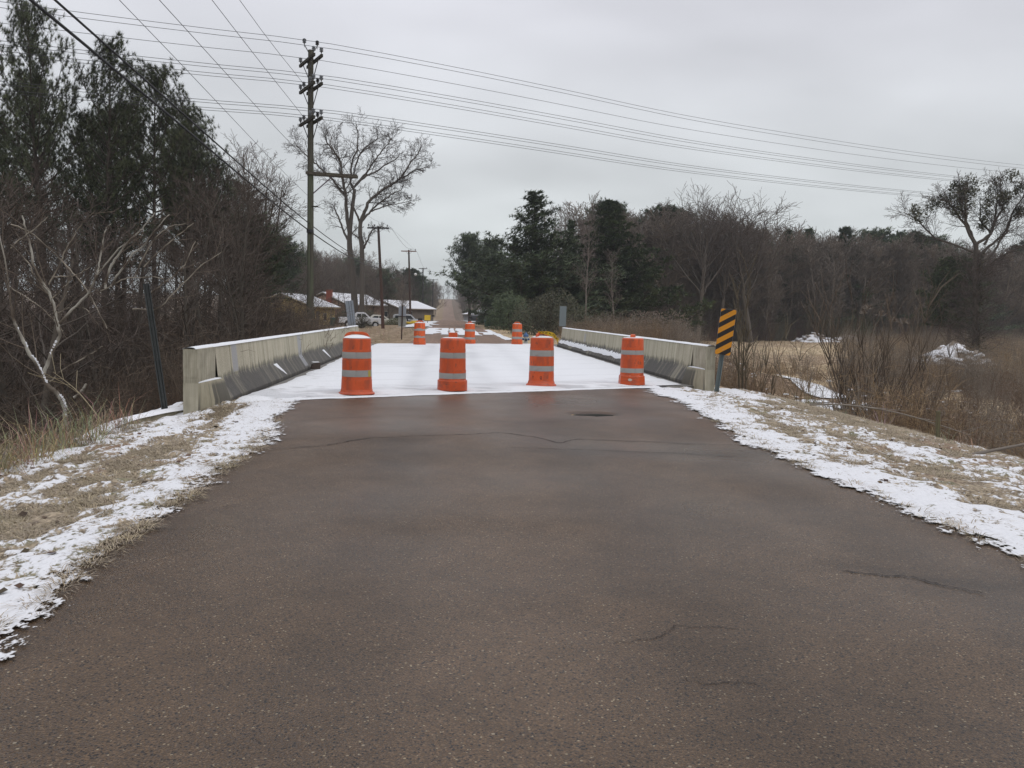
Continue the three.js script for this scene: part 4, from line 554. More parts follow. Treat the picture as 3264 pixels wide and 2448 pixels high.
house('snow-covered house right of the far road behind pine trunks', [13.5, -1.1, -235], 0.35, 10, 12, 2.2, 1.2, 0.6, [0.4, 0.42, 0.43], null, { openings: [['f', -2, 1.2, 1.6, 1.1], ['f', 2, 1.2, 1.6, 1.1]] });
house('red brick house far down the left side of the road', [-11.5, -1.2, -330], 0, 9, 10, 2.6, 1.4, 0.6, [0.30, 0.09, 0.07], null, { openings: [['f', -2, 1.5, 1.5, 1.2], ['f', 2, 1.5, 1.5, 1.2]] });
{ const t = thing('shed', 'small building glimpsed white with snow through the left thicket', 'shed', [-36, -1.2, -100], 0.3); part('wall', box(5, 2.4, 4, 0, 1.2, 0), mat({ color: rgb(0.2, 0.2, 0.2) }), t); const s = new THREE.Shape([[-2.9, 2.4], [2.9, 2.4], [0, 3.6]].map((q) => new THREE.Vector2(...q))); const g = new THREE.ExtrudeGeometry(s, { depth: 4.4, bevelEnabled: false }); g.translate(0, 0, -2.2); part('snowy_roof', g, roofSnow, t); }
const glassM = mat({ color: rgb(0.02, 0.024, 0.028), roughness: 0.08 }), tyreM = mat({ color: rgb(0.015, 0.015, 0.016), roughness: 0.9 }), rimM = mat({ color: rgb(0.55, 0.56, 0.57), roughness: 0.35, metalness: 0.6 });
function vehicle(name, label, cat, pos, turn, o) {   // length along +x (nose), width along z
  const t = thing(name, label, cat, pos, turn), paint = new THREE.MeshPhysicalMaterial({ color: rgb(...o.color), roughness: 0.35, clearcoat: 0.6, clearcoatRoughness: 0.2 }), W = o.w;
  const ex = (pts, w, b) => { const g = new THREE.ExtrudeGeometry(new THREE.Shape(pts.map((q) => new THREE.Vector2(...q))), { depth: w - 2 * b, bevelEnabled: true, bevelSize: b, bevelThickness: b, bevelSegments: 2 }); g.translate(0, 0, -w / 2 + b); return g; };
  part('body', ex(o.body, W, 0.05), paint, t); const cab = part('cabin', ex(o.cab, W - 0.16, 0.06), paint, t);
  for (const gl of o.glass) { for (const s of [-1, 1]) { const g = new THREE.ExtrudeGeometry(new THREE.Shape(gl.map((q) => new THREE.Vector2(...q))), { depth: 0.012, bevelEnabled: false }); g.translate(0, 0, s * (W / 2 - 0.075) - 0.006); part('side_window', g, glassM, t); } }
  { const [a, b] = o.shield, dx = b[0] - a[0], dy = b[1] - a[1], L = Math.hypot(dx, dy), g = box(L, 0.02, W - 0.34, 0, 0, 0, 0, 0, Math.atan2(dy, dx)); g.translate((a[0] + b[0]) / 2 - dy / L * -0.0 + 0.075, (a[1] + b[1]) / 2 + 0.05, 0); part('windscreen', g, glassM, t); }
  for (const wx of o.wheels) for (const s of [-1, 1]) { const w = new THREE.Group(); w.name = 'wheel'; w.position.set(wx, o.wr, s * (W / 2 - 0.11)); t.add(w); const ty = new THREE.TorusGeometry(o.wr * 0.72, o.wr * 0.29, 10, 24); part('tyre', ty, tyreM, w); part('rim', cyl(o.wr * 0.58, o.wr * 0.58, 0.2, 0, 0, 0, 16, 'z'), rimM, w); }
  for (const s of [-1, 1]) { part('headlight', box(0.06, 0.16, 0.32, o.nose[0], o.nose[1], s * (W / 2 - 0.22), 0.02), mat({ color: rgb(0.35, 0.3, 0.27), roughness: 0.2 }), t); part('tail_light', box(0.05, 0.22, 0.16, o.tail[0], o.tail[1], s * (W / 2 - 0.09), 0.02), mat({ color: rgb(0.35, 0.02, 0.02), roughness: 0.3 }), t); }
  for (const b of o.bumper) part('bumper', box(0.14, 0.17, W - 0.02, b[0], b[1], 0, 0.04), mat({ color: rgb(0.3, 0.3, 0.3), roughness: 0.5, metalness: 0.5 }), t);
  return t;
}
const truckBody = [[-2.6, 0.62], [-2.0, 0.58], [-1.85, 0.86], [-1.55, 0.92], [-1.2, 0.86], [-1.05, 0.55], [1.15, 0.5], [1.28, 0.8], [1.55, 0.9], [1.88, 0.82], [2.0, 0.5], [2.5, 0.55], [2.56, 0.98], [2.4, 1.08], [1.0, 1.16], [0.9, 1.18], [-2.6, 1.16]];
vehicle('pickup_truck', 'white pickup truck with snow-dusted windows parked behind the pole and bush', 'pickup truck', [-9.95, -0.52, -105], 0.12, { color: [0.62, 0.63, 0.65], w: 1.95, body: truckBody, cab: [[-0.72, 1.12], [1.02, 1.12], [0.42, 1.68], [0.2, 1.74], [-0.5, 1.74], [-0.68, 1.62]], glass: [[[-0.58, 1.2], [-0.06, 1.2], [-0.06, 1.62], [-0.5, 1.62]], [[0.02, 1.2], [0.78, 1.2], [0.36, 1.62], [0.02, 1.62]]], shield: [[0.98, 1.16], [0.42, 1.66]], wheels: [-1.55, 1.58], wr: 0.37, nose: [2.53, 0.82], tail: [-2.64, 0.92], bumper: [[2.55, 0.52], [-2.66, 0.56]] });
vehicle('sedan', 'cream white car half hidden behind the leaning red-brown pole', 'car', [-8.3, -0.45, -113], 0.15, { color: [0.6, 0.59, 0.52], w: 1.75, body: [[-2.3, 0.35], [-1.7, 0.32], [-1.3, 0.65], [-0.95, 0.32], [1.0, 0.32], [1.35, 0.65], [1.7, 0.32], [2.2, 0.38], [2.25, 0.7], [1.9, 0.85], [0.9, 0.92], [-1.9, 0.95], [-2.3, 0.85]], cab: [[-1.6, 0.92], [0.95, 0.9], [0.25, 1.36], [-0.9, 1.4]], glass: [[[-1.25, 0.98], [-0.35, 0.98], [-0.35, 1.3], [-0.85, 1.3]], [[-0.25, 0.98], [0.65, 0.98], [0.2, 1.28], [-0.25, 1.3]]], shield: [[0.92, 0.94], [0.27, 1.32]], wheels: [-1.32, 1.35], wr: 0.31, nose: [2.24, 0.62], tail: [-2.33, 0.72], bumper: [[2.22, 0.42], [-2.32, 0.44]] });
const suvSpec = (color) => ({ color, w: 1.85, body: [[-2.2, 0.45], [-1.75, 0.42], [-1.4, 0.78], [-1.05, 0.42], [1.0, 0.42], [1.35, 0.78], [1.7, 0.42], [2.15, 0.45], [2.2, 0.9], [1.9, 1.02], [0.95, 1.08], [-2.2, 1.08]], cab: [[-2.15, 1.05], [1.05, 1.05], [0.4, 1.66], [0.1, 1.72], [-1.8, 1.7], [-2.05, 1.6]], glass: [[[-1.9, 1.12], [-0.95, 1.12], [-0.95, 1.58], [-1.8, 1.58]], [[-0.85, 1.12], [0.75, 1.12], [0.33, 1.58], [-0.85, 1.58]]], shield: [[1.02, 1.08], [0.42, 1.64]], wheels: [-1.42, 1.38], wr: 0.35, nose: [2.2, 0.8], tail: [-2.24, 0.95], bumper: [[2.2, 0.5], [-2.22, 0.52]] });
vehicle('sport_utility_vehicle', 'silver vehicle with dark windows parked near the yellow tractor', 'car', [-5.4, -0.66, -126], 0.05, suvSpec([0.42, 0.44, 0.46]));
vehicle('sedan', 'dark car parked far away right of the road by pine trunks', 'car', [6.2, -0.6, -178], 1.1, { ...suvSpec([0.02, 0.022, 0.025]) });
{ const t = thing('garden_tractor', 'yellow garden tractor standing in front of the silver vehicle', 'tractor', [-4.55, -0.7, -119], 0.3), yl = mat({ color: rgb(0.68, 0.46, 0.03), roughness: 0.4 }); part('hood', box(0.95, 0.5, 0.55, 0.3, 0.75, 0, 0.12), yl, t); part('fender', box(0.7, 0.3, 0.95, -0.5, 0.7, 0, 0.1), yl, t); part('seat', join([box(0.4, 0.1, 0.45, -0.5, 0.95, 0, 0.04), box(0.08, 0.4, 0.45, -0.7, 1.15, 0, 0.03)]), tyreM, t); part('steering_wheel', new THREE.TorusGeometry(0.17, 0.02, 6, 18).rotateX(1.2).translate(-0.15, 1.12, 0), tyreM, t); for (const [x, r] of [[-0.5, 0.28], [0.55, 0.2]]) for (const s of [-1, 1]) { const w = new THREE.Group(); w.name = 'wheel'; w.position.set(x, r, s * 0.42); t.add(w); part('tyre', new THREE.TorusGeometry(r * 0.7, r * 0.3, 8, 18), tyreM, w); part('rim', cyl(r * 0.5, r * 0.5, 0.14, 0, 0, 0, 12, 'z'), yl, w); } }
function bin(label, pos, c, turn) { const t = thing('wheeled_bin', label, 'trash bin', pos, turn), m = mat({ color: rgb(...c), roughness: 0.5 }); const b = new THREE.CylinderGeometry(0.46, 0.36, 0.98, 4, 1); b.rotateY(Math.PI / 4); b.scale(0.95, 1, 1.05); b.translate(0, 0.56, 0); part('bin_body', b.toNonIndexed(), m, t); part('lid', box(0.72, 0.08, 0.78, 0, 1.09, 0, 0.03, 0, 0, 0.05), m, t); part('handle', cyl(0.025, 0.025, 0.5, 0, 1.02, -0.42, 8, 'x'), m, t); for (const s of [-1, 1]) part('wheel', cyl(0.11, 0.11, 0.06, s * 0.27, 0.11, -0.28, 14, 'x'), tyreM, t); return t; }
bin('dark green wheeled bin beside the yellow-tan house', [-14.7, -0.62, -116], [0.006, 0.07, 0.06], 0.2);
bin('dark green wheeled bin by the road under the right pines', [5.0, -0.5, -108], [0.006, 0.06, 0.045], 0.4);
function mailbox(label, pos, c) { const t = thing('mailbox', label, 'mailbox', pos); part('mailbox_post', box(0.1, 1.0, 0.1, 0, 0.5, 0), mat({ color: rgb(0.1, 0.08, 0.06) }), t); const g = new THREE.CylinderGeometry(0.13, 0.13, 0.5, 14, 1, false, 0, Math.PI).rotateZ(Math.PI / 2).rotateX(-Math.PI / 2); g.rotateX(0); g.translate(0, 1.1, 0); part('mailbox_shell', join([box(0.5, 0.14, 0.26, 0, 1.05, 0), g]), mat({ color: rgb(...c), roughness: 0.5 }), t); return t; }
mailbox('dark mailbox on a post left of the far road near the yellow sign', [-2.9, -0.5, -98], [0.03, 0.03, 0.035]); mailbox('dark mailbox further along the left of the far road', [-2.7, -0.3, -175], [0.02, 0.025, 0.02]); mailbox('mailbox on a pale post right of the far road', [4.0, -0.4, -150], [0.02, 0.02, 0.02]);

// =====================  TREES AND BRUSH  =====================
const barkGrey = [[0.105, 0.088, 0.07], [0.105, 0.088, 0.072], [0.10, 0.08, 0.066], [0.105, 0.08, 0.066]], barkBrown = [[0.075, 0.064, 0.05], [0.08, 0.065, 0.05], [0.085, 0.066, 0.052], [0.09, 0.068, 0.053]], barkPale = [[0.19, 0.165, 0.14], [0.18, 0.15, 0.13], [0.16, 0.13, 0.115], [0.15, 0.12, 0.105]];
function bareTree(seed, o) {   // trunk and crown as two parts
  const rnd = rngOf(seed), tk = new TB(), cr = new TB(), pts = [V(0, -0.4, 0)], rads = [o.r * 1.25], d = V((rnd() - 0.5) * 0.1, 1, (rnd() - 0.5) * 0.1).normalize(), p = V(0, -0.4, 0), N = 9;
  for (let k = 1; k <= N; k++) { d.addScaledVector(rdir(rnd), 0.06).addScaledVector(V(0, 1, 0), 0.08).normalize(); p.addScaledVector(d, (o.h * o.trunkF + 0.4) / N); pts.push(p.clone()); rads.push(o.r * lerp(1, o.tipR ?? 0.25, k / N)); }
  tk.poly(pts, rads, 8, o.col[0]);
  const og = { levels: 4, seg: [0.9, 0.7, 0.45, 0.35], wander: [0.1, 0.16, 0.2, 0.22], up: [0.08, 0.06, 0.04, 0.02], sides: [6, 4, 3, 3], n: [o.limbs, 6, 5, 4], t0: [o.t0 ?? 0.35, 0.2, 0.15, 0.1], ang: [o.ang ?? 0.75, 0.7, 0.65, 0.6], ratio: [o.limbR ?? 0.5, 0.5, 0.55, 0.55], shrink: [o.shrink ?? 0.45, 0.3, 0.3, 0.3], rmin: o.rmin ?? 0.008, rr: 0.5, col: o.col, ...o.grow };
  spawn(cr, pts, rads, o.h * o.trunkF, 0, og, rnd);
  return [tk.geo(), cr.geo()];
}
function treeThing(name, label, cat, parts, mats, pos, s, turn, group) { const t = thing(name, label, cat, pos, turn, group); if (s.length) t.scale.set(...s); else t.scale.setScalar(s); parts.forEach(([n, g], i) => part(n, g, mats?.[i] ?? vmat, t)); return t; }
// pine with needle tufts
function pine(seed, o) {
  const r = rngOf(seed), tk = new TB(), nd = new TB(), h = o.h, pts = [], rads = []; const p = V(0, -0.4, 0), d = V(0, 1, 0), N = 12;
  for (let k = 0; k <= N; k++) { pts.push(p.clone()); rads.push(lerp(o.r, 0.02, Math.pow(k / N, 1.1))); d.addScaledVector(rdir(r), 0.025).addScaledVector(V(0, 1, 0), 0.1).normalize(); p.addScaledVector(d, (h + 0.4) / N); }
  tk.poly(pts, rads, 9, [0.085, 0.068, 0.056]);
  const at = (t) => { const f = Math.min(N - 1e-3, t * N), a = Math.floor(f); return [pts[a].clone().lerp(pts[a + 1], f - a), lerp(rads[a], rads[a + 1], f - a)]; };
  const tuft = (q, dir, L, n) => { const tone = 0.65 + 0.75 * r(), g = mix3(o.green[0], o.green[1], r()).map((c) => c * tone); for (let k = 0; k < n; k++) { const a = dir.clone().multiplyScalar(0.7).add(rdir(r).multiplyScalar(0.95)).normalize(); nd.blade(q, a, L * (0.6 + 0.6 * r()), o.nw, g); } };
  for (let k = 0; k < o.limbs; k++) {
    const t = lerp(o.base, 0.985, Math.pow((k + r() * 0.7) / o.limbs, 0.9)), [q, rr] = at(t), az = k * 2.4 + r(), f = (t - o.base) / (1 - o.base), len = o.spread * (o.cone ? lerp(1, 0.03, Math.pow(f, 0.75)) : Math.pow(Math.sin(Math.PI * clamp(0.24 + 0.72 * f)), 0.8)) * (0.65 + 0.6 * r()), rise = lerp(o.rise0 ?? -0.05, o.cone ? 0.75 : 0.95, f) + (r() - 0.5) * 0.3;
    const dd = V(Math.cos(az), rise, Math.sin(az)).normalize(), lp = [q], lr = [Math.max(0.02, rr * 0.42)], c = q.clone(), n = Math.max(3, Math.round(len / 0.45));
    for (let s = 1; s <= n; s++) { dd.addScaledVector(rdir(r), 0.14).addScaledVector(V(0, 1, 0), o.cone ? 0.03 : 0.09).normalize(); c.addScaledVector(dd, len / n); lp.push(c.clone()); lr.push(Math.max(0.009, lr[0] * (1 - s / n * 0.85))); }
    tk.poly(lp, lr, 5, [0.075, 0.06, 0.05]);
    for (let s = 1; s <= n; s++) { const fr = s / n; if (fr < (o.bareIn ?? 0.3) && !o.cone) continue; const m = Math.round((o.tufts ?? 3) * (0.6 + 0.8 * r())); for (let k2 = 0; k2 < m; k2++) { const side = rdir(r); side.y = Math.abs(side.y) * 0.7 - 0.1; const tw = lp[s].clone().lerp(lp[s - 1], r()), L = (0.25 + 0.5 * r()) * (o.twig ?? 1) * (o.cone ? lerp(1.1, 0.25, f) : 1), e = tw.clone().addScaledVector(side, L).addScaledVector(dd, 0.15); tk.poly([tw, e], [0.012, 0.007], 3, [0.07, 0.055, 0.045]); tuft(e, side.clone().add(dd).add(V(0, 0.4, 0)).normalize(), o.nl * (o.cone ? lerp(1.05, 0.6, f) : 1), o.nn); if (L > 0.45) tuft(tw.clone().lerp(e, 0.55), side, o.nl * 0.85, o.nn - 3); } }
    tuft(lp[n], dd, o.nl * 1.1, o.nn + 4);
  }
  for (let k = 0; k < 5; k++) tuft(at(0.95 + 0.012 * k)[0], V(0, 1, 0), o.nl, o.nn);
  // dead stubs below the crown
  for (let k = 0; k < (o.stubs ?? 12); k++) { const [q, rr] = at(lerp(0.12, o.base, r())), a = r() * 6.28, b = q.clone().add(V(Math.cos(a), 0.1 - 0.4 * r(), Math.sin(a)).multiplyScalar(0.5 + 1.6 * r())); tk.poly([q, q.clone().lerp(b, 0.5).add(V(0, 0.1, 0)), b], [0.03, 0.02, 0.008], 4, [0.07, 0.058, 0.05]); }
  return [tk.geo(), nd.geo()];
}
const pg = [[0.045, 0.056, 0.030], [0.11, 0.125, 0.062]], pgDark = [[0.042, 0.062, 0.032], [0.10, 0.13, 0.06]];
const pineTall = [pine(11, { h: 16, r: 0.24, base: 0.38, limbs: 74, spread: 3.9, green: pg, nl: 0.30, nn: 34, nw: 0.028, tufts: 3.1 }), pine(23, { h: 15, r: 0.22, base: 0.33, limbs: 72, spread: 3.5, green: pg, nl: 0.30, nn: 34, nw: 0.028, tufts: 3.1 }), pine(37, { h: 15.5, r: 0.23, base: 0.42, limbs: 66, spread: 4.2, green: pg, nl: 0.30, nn: 34, nw: 0.028, tufts: 3.1 })];
const pineFull = [pine(41, { h: 15, r: 0.24, base: 0.08, limbs: 150, spread: 7.6, cone: true, green: pgDark, nl: 0.42, nn: 9, nw: 0.085, tufts: 4.6, twig: 1.3, stubs: 0 }), pine(53, { h: 15, r: 0.25, base: 0.06, limbs: 150, spread: 7.0, cone: true, green: pgDark, nl: 0.42, nn: 9, nw: 0.085, tufts: 4.6, twig: 1.3, stubs: 0 })];
const pineRound = pine(67, { h: 15, r: 0.3, base: 0.30, limbs: 96, spread: 4.6, green: pgDark, nl: 0.44, nn: 10, nw: 0.085, tufts: 4.6, bareIn: 0.2, twig: 1.3 });
const trunkCrown = (g) => [['trunk', g[0]], ['crown', g[1]]];
const gy = (x, z) => groundY(x, z);
function addTree(name, label, cat, g, x, z, topY, turn, group, wide = 1, h0) { const y = gy(x, z) - 0.05, s = (topY - y) / h0; return treeThing(name, label, cat, trunkCrown(g), [vmat, g === undefined ? vmat : leafMat], [x, y, z], [s * wide, s, s * wide], turn, group); }
// left grove
addTree('pine_tree', 'tallest dark pine near the left edge, its top clear against the sky', 'pine tree', pineTall[0], -18.2, -42, 14.2, 0.4, null, 0.72, 16);
addTree('pine_tree', 'pine cut by the left edge of the view beside the tallest pine', 'pine tree', pineTall[2], -22.9, -44, 13.6, 2.4, null, 0.7, 15.5);
addTree('pine_tree', 'second tall pine, right of the gap beside the tallest one, crossed by the thick cables', 'pine tree', pineTall[1], -15.9, -42.5, 13.1, 1.3, null, 0.76, 15);
addTree('pine_tree', 'pine with rounded shoulder right of the second tall pine', 'pine tree', pineTall[2], -15.3, -48, 13.1, 4.0, null, 0.75, 15.5);
addTree('pine_tree', 'pine at the right end of the tall left group, sloping crown', 'pine tree', pineTall[0], -15.0, -53, 12.5, 5.1, null, 0.85, 16);
addTree('pine_tree', 'low dark pine between the tall left group and the tall pole', 'pine tree', pineTall[1], -14.6, -61, 9.6, 0.8, null, 1.25, 15);
addTree('pine_tree', 'shorter spreading pine low at the right of the left grove', 'pine tree', pineRound, -11.8, -55, 6.6, 0.8, null, 1.2, 15);
[[-24, -55, 14.2, 0], [-20.5, -58, 13.8, 1], [-27, -48, 12.6, 2], [-18.6, -52, 12.0, 1], [-30, -58, 15.5, 0], [-18.5, -66, 13.6, 2], [-22, -56, 12.4, 0], [-16.2, -57, 11.6, 1], [-13.6, -55, 9.8, 0], [-25.5, -52, 11.6, 1]].forEach(([x, z, t, k], i) => addTree('pine_tree', 'dark pine standing behind the front row of the left grove', 'pine tree', pineTall[k], x, z, t, i * 1.7, 'pines behind the front row of the left grove', 0.78, [16, 15, 15.5][k]));
addTree('pine_tree', 'round dark evergreen behind the tall pole, left of the big bare tree', 'pine tree', pineRound, -23.5, -128, 11.0, 1.0, null, 1.25, 15);
// right side evergreens
addTree('pine_tree', 'pointed dark green pine right of the far road, first and tallest of two', 'pine tree', pineFull[0], 10.0, -97, 14.6, 0.6, null, 1.7, 15);
addTree('pine_tree', 'broad dark green pine above the right barrier, second of two', 'pine tree', pineFull[1], 20.3, -105, 15.0, 2.0, null, 1.6, 15);
addTree('pine_tree', 'slim dark pine tucked between the two pointed pines', 'pine tree', pineFull[1], 14.8, -106, 12.6, 3.4, null, 0.9, 15);
addTree('pine_tree', 'lower pine leaning over the road side left of the pointed pine', 'pine tree', pineFull[0], 8.6, -114, 11.2, 4.4, null, 1.15, 15);
addTree('pine_tree', 'round-topped pine farthest down the right side of the road', 'pine tree', pineRound, 3.9, -152, 14.0, 0.2, null, 1.0, 15);
addTree('pine_tree', 'round-topped pine just right of the farthest one', 'pine tree', pineRound, 7.4, -158, 13.6, 2.9, null, 0.85, 15);
addTree('pine_tree', 'dark pine behind the lean-over pine right of the road', 'pine tree', pineRound, 7.6, -134, 9.8, 4.2, null, 1.0, 15);
[[29.5, -146, 18.8, 0, 1.1, 'dark evergreen top showing beside the broad right pine'], [36.5, -150, 18.6, 2, 1.3, 'low rounded evergreen between the broad pine and the tall bare oak'], [26, -142, 18.2, 2, 1.1, 'rounded evergreen just right of the broad right pine'], [66, -160, 18.2, 1, 1.1, 'pointed pine left of centre in the right treeline'], [74, -164, 18.9, 0, 1.3, 'steeple-shaped pine standing clear in the right treeline'], [61, -158, 17.6, 1, 1.0, 'small pine just right of the wide bare oak in the treeline'], [83, -168, 17.9, 2, 1.3, 'rounded evergreen right of the steeple-shaped pine'], [91, -172, 17.9, 2, 1.4, 'second rounded evergreen right of the steeple-shaped pine'], [55, -156, 15.5, 2, 1.2, 'evergreen below the wide bare oak, half hidden'], [100, -178, 17.8, 2, 1.3, 'rounded evergreen left of the mistletoe tree'], [134, -200, 21, 0, 1.5, 'dark pine at the far right edge of the view'], [126, -192, 19, 1, 1.5, 'dark pine just inside the far right edge of the view'], [104, -172, 15.5, 1, 1.5, 'lower evergreen behind the crown of the mistletoe tree']].forEach(([x, z, t, k, w, lb], i) => addTree('pine_tree', lb, 'pine tree', [pineFull[0], pineFull[1], pineRound][k], x, z, t, i * 2.1, null, w, 15));

// bare trees: a few forms, many individuals
const woodBark = [[0.20, 0.17, 0.14], [0.185, 0.155, 0.125], [0.165, 0.135, 0.108], [0.16, 0.13, 0.104]], wg = { n: [26, 8, 5, 3], up: [0.12, 0.14, 0.12, 0.08] };
const bare = [
  bareTree(101, { h: 16, trunkF: 0.92, r: 0.15, limbs: 20, limbR: 0.26, ang: 0.62, t0: 0.3, col: barkGrey, rmin: 0.011, grow: { n: [22, 6, 5, 3], up: [0.1, 0.12, 0.1, 0.06] } }),
  bareTree(113, { h: 15, trunkF: 0.88, r: 0.13, limbs: 20, limbR: 0.30, ang: 0.7, t0: 0.25, col: barkBrown, rmin: 0.011, grow: { n: [20, 6, 5, 3], up: [0.1, 0.12, 0.1, 0.06] } }),
  bareTree(127, { h: 15, trunkF: 0.8, r: 0.17, limbs: 16, limbR: 0.40, ang: 0.75, t0: 0.3, col: barkGrey, rmin: 0.011, grow: { n: [16, 7, 5, 3], up: [0.06, 0.08, 0.06, 0.04] } }),
  bareTree(139, { h: 14, trunkF: 0.95, r: 0.09, limbs: 24, limbR: 0.2, ang: 0.5, t0: 0.35, col: barkPale, rmin: 0.010, grow: { n: [24, 5, 4, 3], up: [0.16, 0.16, 0.12, 0.08] } }),
  bareTree(151, { h: 13, trunkF: 0.85, r: 0.12, limbs: 20, limbR: 0.34, ang: 0.85, t0: 0.15, col: barkBrown, rmin: 0.011, grow: { n: [20, 6, 5, 3] } }),
  bareTree(163, { h: 16, trunkF: 0.94, r: 0.14, limbs: 26, limbR: 0.27, ang: 0.55, t0: 0.15, col: woodBark, rmin: 0.02, grow: wg }),
  bareTree(177, { h: 15, trunkF: 0.92, r: 0.12, limbs: 26, limbR: 0.24, ang: 0.6, t0: 0.12, col: woodBark, rmin: 0.02, grow: wg }),
  bareTree(191, { h: 15, trunkF: 0.86, r: 0.16, limbs: 24, limbR: 0.36, ang: 0.7, t0: 0.2, col: woodBark.map((c) => [c[0] * 1.2, c[1] * 1.18, c[2] * 1.1]), rmin: 0.02, grow: { ...wg, n: [20, 8, 5, 3] } }),
  bareTree(203, { h: 15, trunkF: 0.62, r: 0.26, limbs: 15, limbR: 0.68, ang: 0.62, t0: 0.42, col: barkGrey, rmin: 0.013, tipR: 0.35, shrink: 0.25, grow: { n: [16, 8, 6, 4], up: [0.05, 0.06, 0.03, 0.01], ratio: [0.68, 0.42, 0.5, 0.5] } }),
];
const bareH = [16, 15, 15, 14, 13, 16, 15, 15, 14.2];
const protos = bare.map(() => null);
function addBare(k, x, z, topY, turn, name, label, group, wide = 1, yy) {
  const y = yy ?? gy(x, z) - 0.05, s = (topY - y) / (bareH[k] * 1.06);
  let t; if (!protos[k]) { t = treeThing(name, label, 'tree', trunkCrown(bare[k]), null, [0, 0, 0], 1, 0, group); protos[k] = t; } else { t = copyOf(protos[k], name, label, group); if (!group) delete t.userData.group; }
  t.position.set(x, y, z); t.rotation.y = turn; t.scale.set(s * wide, s, s * wide); return t;
}
const capLine = [[-0.52, 0.26], [-0.435, 0.235], [-0.376, 0.225], [-0.319, 0.20], [-0.287, 0.19], [-0.241, 0.185], [-0.215, 0.185], [-0.205, 0.13], [-0.195, 0.05], [-0.18, 0.02], [-0.165, 0.01]];
function capAt(a) { for (let i = 1; i < capLine.length; i++) if (a <= capLine[i][0]) { const p = capLine[i - 1], q = capLine[i]; return lerp(p[1], q[1], clamp((a - p[0]) / (q[0] - p[0]))); } return 0.03; }
{
  const r = rngOf(515);
  for (let k = 0; k < 66; k++) {
    const z = -lerp(17, 62, Math.pow(r(), 0.8)), a = -lerp(0.215, 0.60, Math.pow(r(), 1.1)), x = a * -z * 1; if (x > -5.6) continue;
    const cap = capAt(a) * (a < -0.29 ? 0.42 + 0.38 * r() : 0.62 + 0.38 * r()) * -z + 1.36; if (cap - gy(x, z) < 3) continue;
    addBare([4, 1, 2, 4, 0][Math.floor(r() * 5)], x, z, Math.min(cap, 13.5), r() * 6.28, 'bare_tree', 'bare brown tree in the dense thicket left of the bridge', 'bare trees of the left thicket', 1.1 + 0.3 * r());
  }
  [[-13.6, -58, 12.6, 3], [-12.9, -60, 12.3, 3], [-12.2, -62, 11.2, 0], [-12.0, -58, 11.8, 3], [-14.4, -64, 13.0, 0]].forEach(([x, z, t, k], i) => addBare(k, x, z, t, i * 1.9, 'slender_tree', 'slender bare sapling with fine upright twigs between the left grove and the tall pole', 'slender saplings left of the tall pole', 1.2));
}
// trees along the far road, left side
[[-14.5, -100, 7.5, 2], [-17, -112, 8.5, 1], [-14, -124, 6.5, 4], [-11.5, -132, 7, 4], [-18.5, -117, 6, 4], [-12.8, -146, 8, 4], [-10.2, -140, 6.5, 1], [-16.3, -133, 7.5, 4], [-20, -135, 11, 0], [-12.5, -150, 9.5, 2], [-16, -160, 10.5, 1], [-9.5, -150, 8.2, 4], [-9.0, -175, 11.0, 2], [-12, -185, 12.5, 0], [-7.8, -190, 10.5, 2], [-8.5, -215, 12, 1], [-7.2, -240, 12.5, 2], [-10, -250, 13.5, 0], [-6.8, -275, 12.5, 2], [-9, -300, 13.5, 1], [-7, -330, 13, 2], [-7.5, -370, 13, 0], [-7, -420, 14, 2], [-9, -470, 17, 1], [-8, -540, 21, 2], [-9, -620, 25, 0], [-22, -150, 12, 2], [-26, -145, 12.5, 1], [-30, -150, 12.5, 2], [-19, -190, 13, 4], [-14, -215, 13, 1], [-26, -175, 13, 0]].forEach(([x, z, t, k], i) => addBare(k, x, z, t, i * 2.3, 'bare_tree', 'bare tree among those behind the houses on the left of the far road', 'bare trees along the left of the far road', 1.25));
{ const r = rngOf(606); for (let k = 0; k < 110; k++) { const z = -lerp(150, 330, Math.pow(r(), 1.2)), a = lerp(-0.215, -0.028, r()), x = a * -z, cap = a < -0.1 ? lerp(0.074, 0.066, (a + 0.215) / 0.115) : a < -0.05 ? lerp(0.066, 0.046, (a + 0.1) / 0.05) : 0.036; if (x > -6.5) continue; addBare([5, 6, 7][k % 3], x, z, 1.36 + cap * -z * (0.72 + 0.32 * r()), r() * 6.28, 'bare_tree', 'hazy bare tree in the belt of woodland behind the houses on the left', 'woodland behind the houses', 1.5); } for (let k = 0; k < 40; k++) { const z = -lerp(340, 680, r()), side = r() < 0.5 ? -1 : 1, x = side < 0 ? -4.5 - 16 * r() : 6.5 + 18 * r(); addBare([5, 6, 7][k % 3], x, z, gy(x, z) + lerp(11, 16, r()), r() * 6.28, 'bare_tree', 'hazy bare tree lining the hill climbed by the far road', 'trees lining the far hill', 1.7); } }
[[7, -210, 12, 2], [8, -260, 13, 1], [7.5, -310, 13, 2], [7, -380, 13, 0], [8, -450, 15, 2], [8.5, -520, 19, 1], [9, -600, 24, 2], [2, -760, 27, 1], [-3, -780, 27, 2], [6, -770, 26, 0], [-8, -740, 26, 1], [0.5, -800, 28, 0], [11, -740, 27, 2]].forEach(([x, z, t, k], i) => addBare(k, x, z, t, i * 1.7, 'bare_tree', 'hazy distant tree where the road climbs out of sight', 'hazy trees at the end of the far road', 1.6));
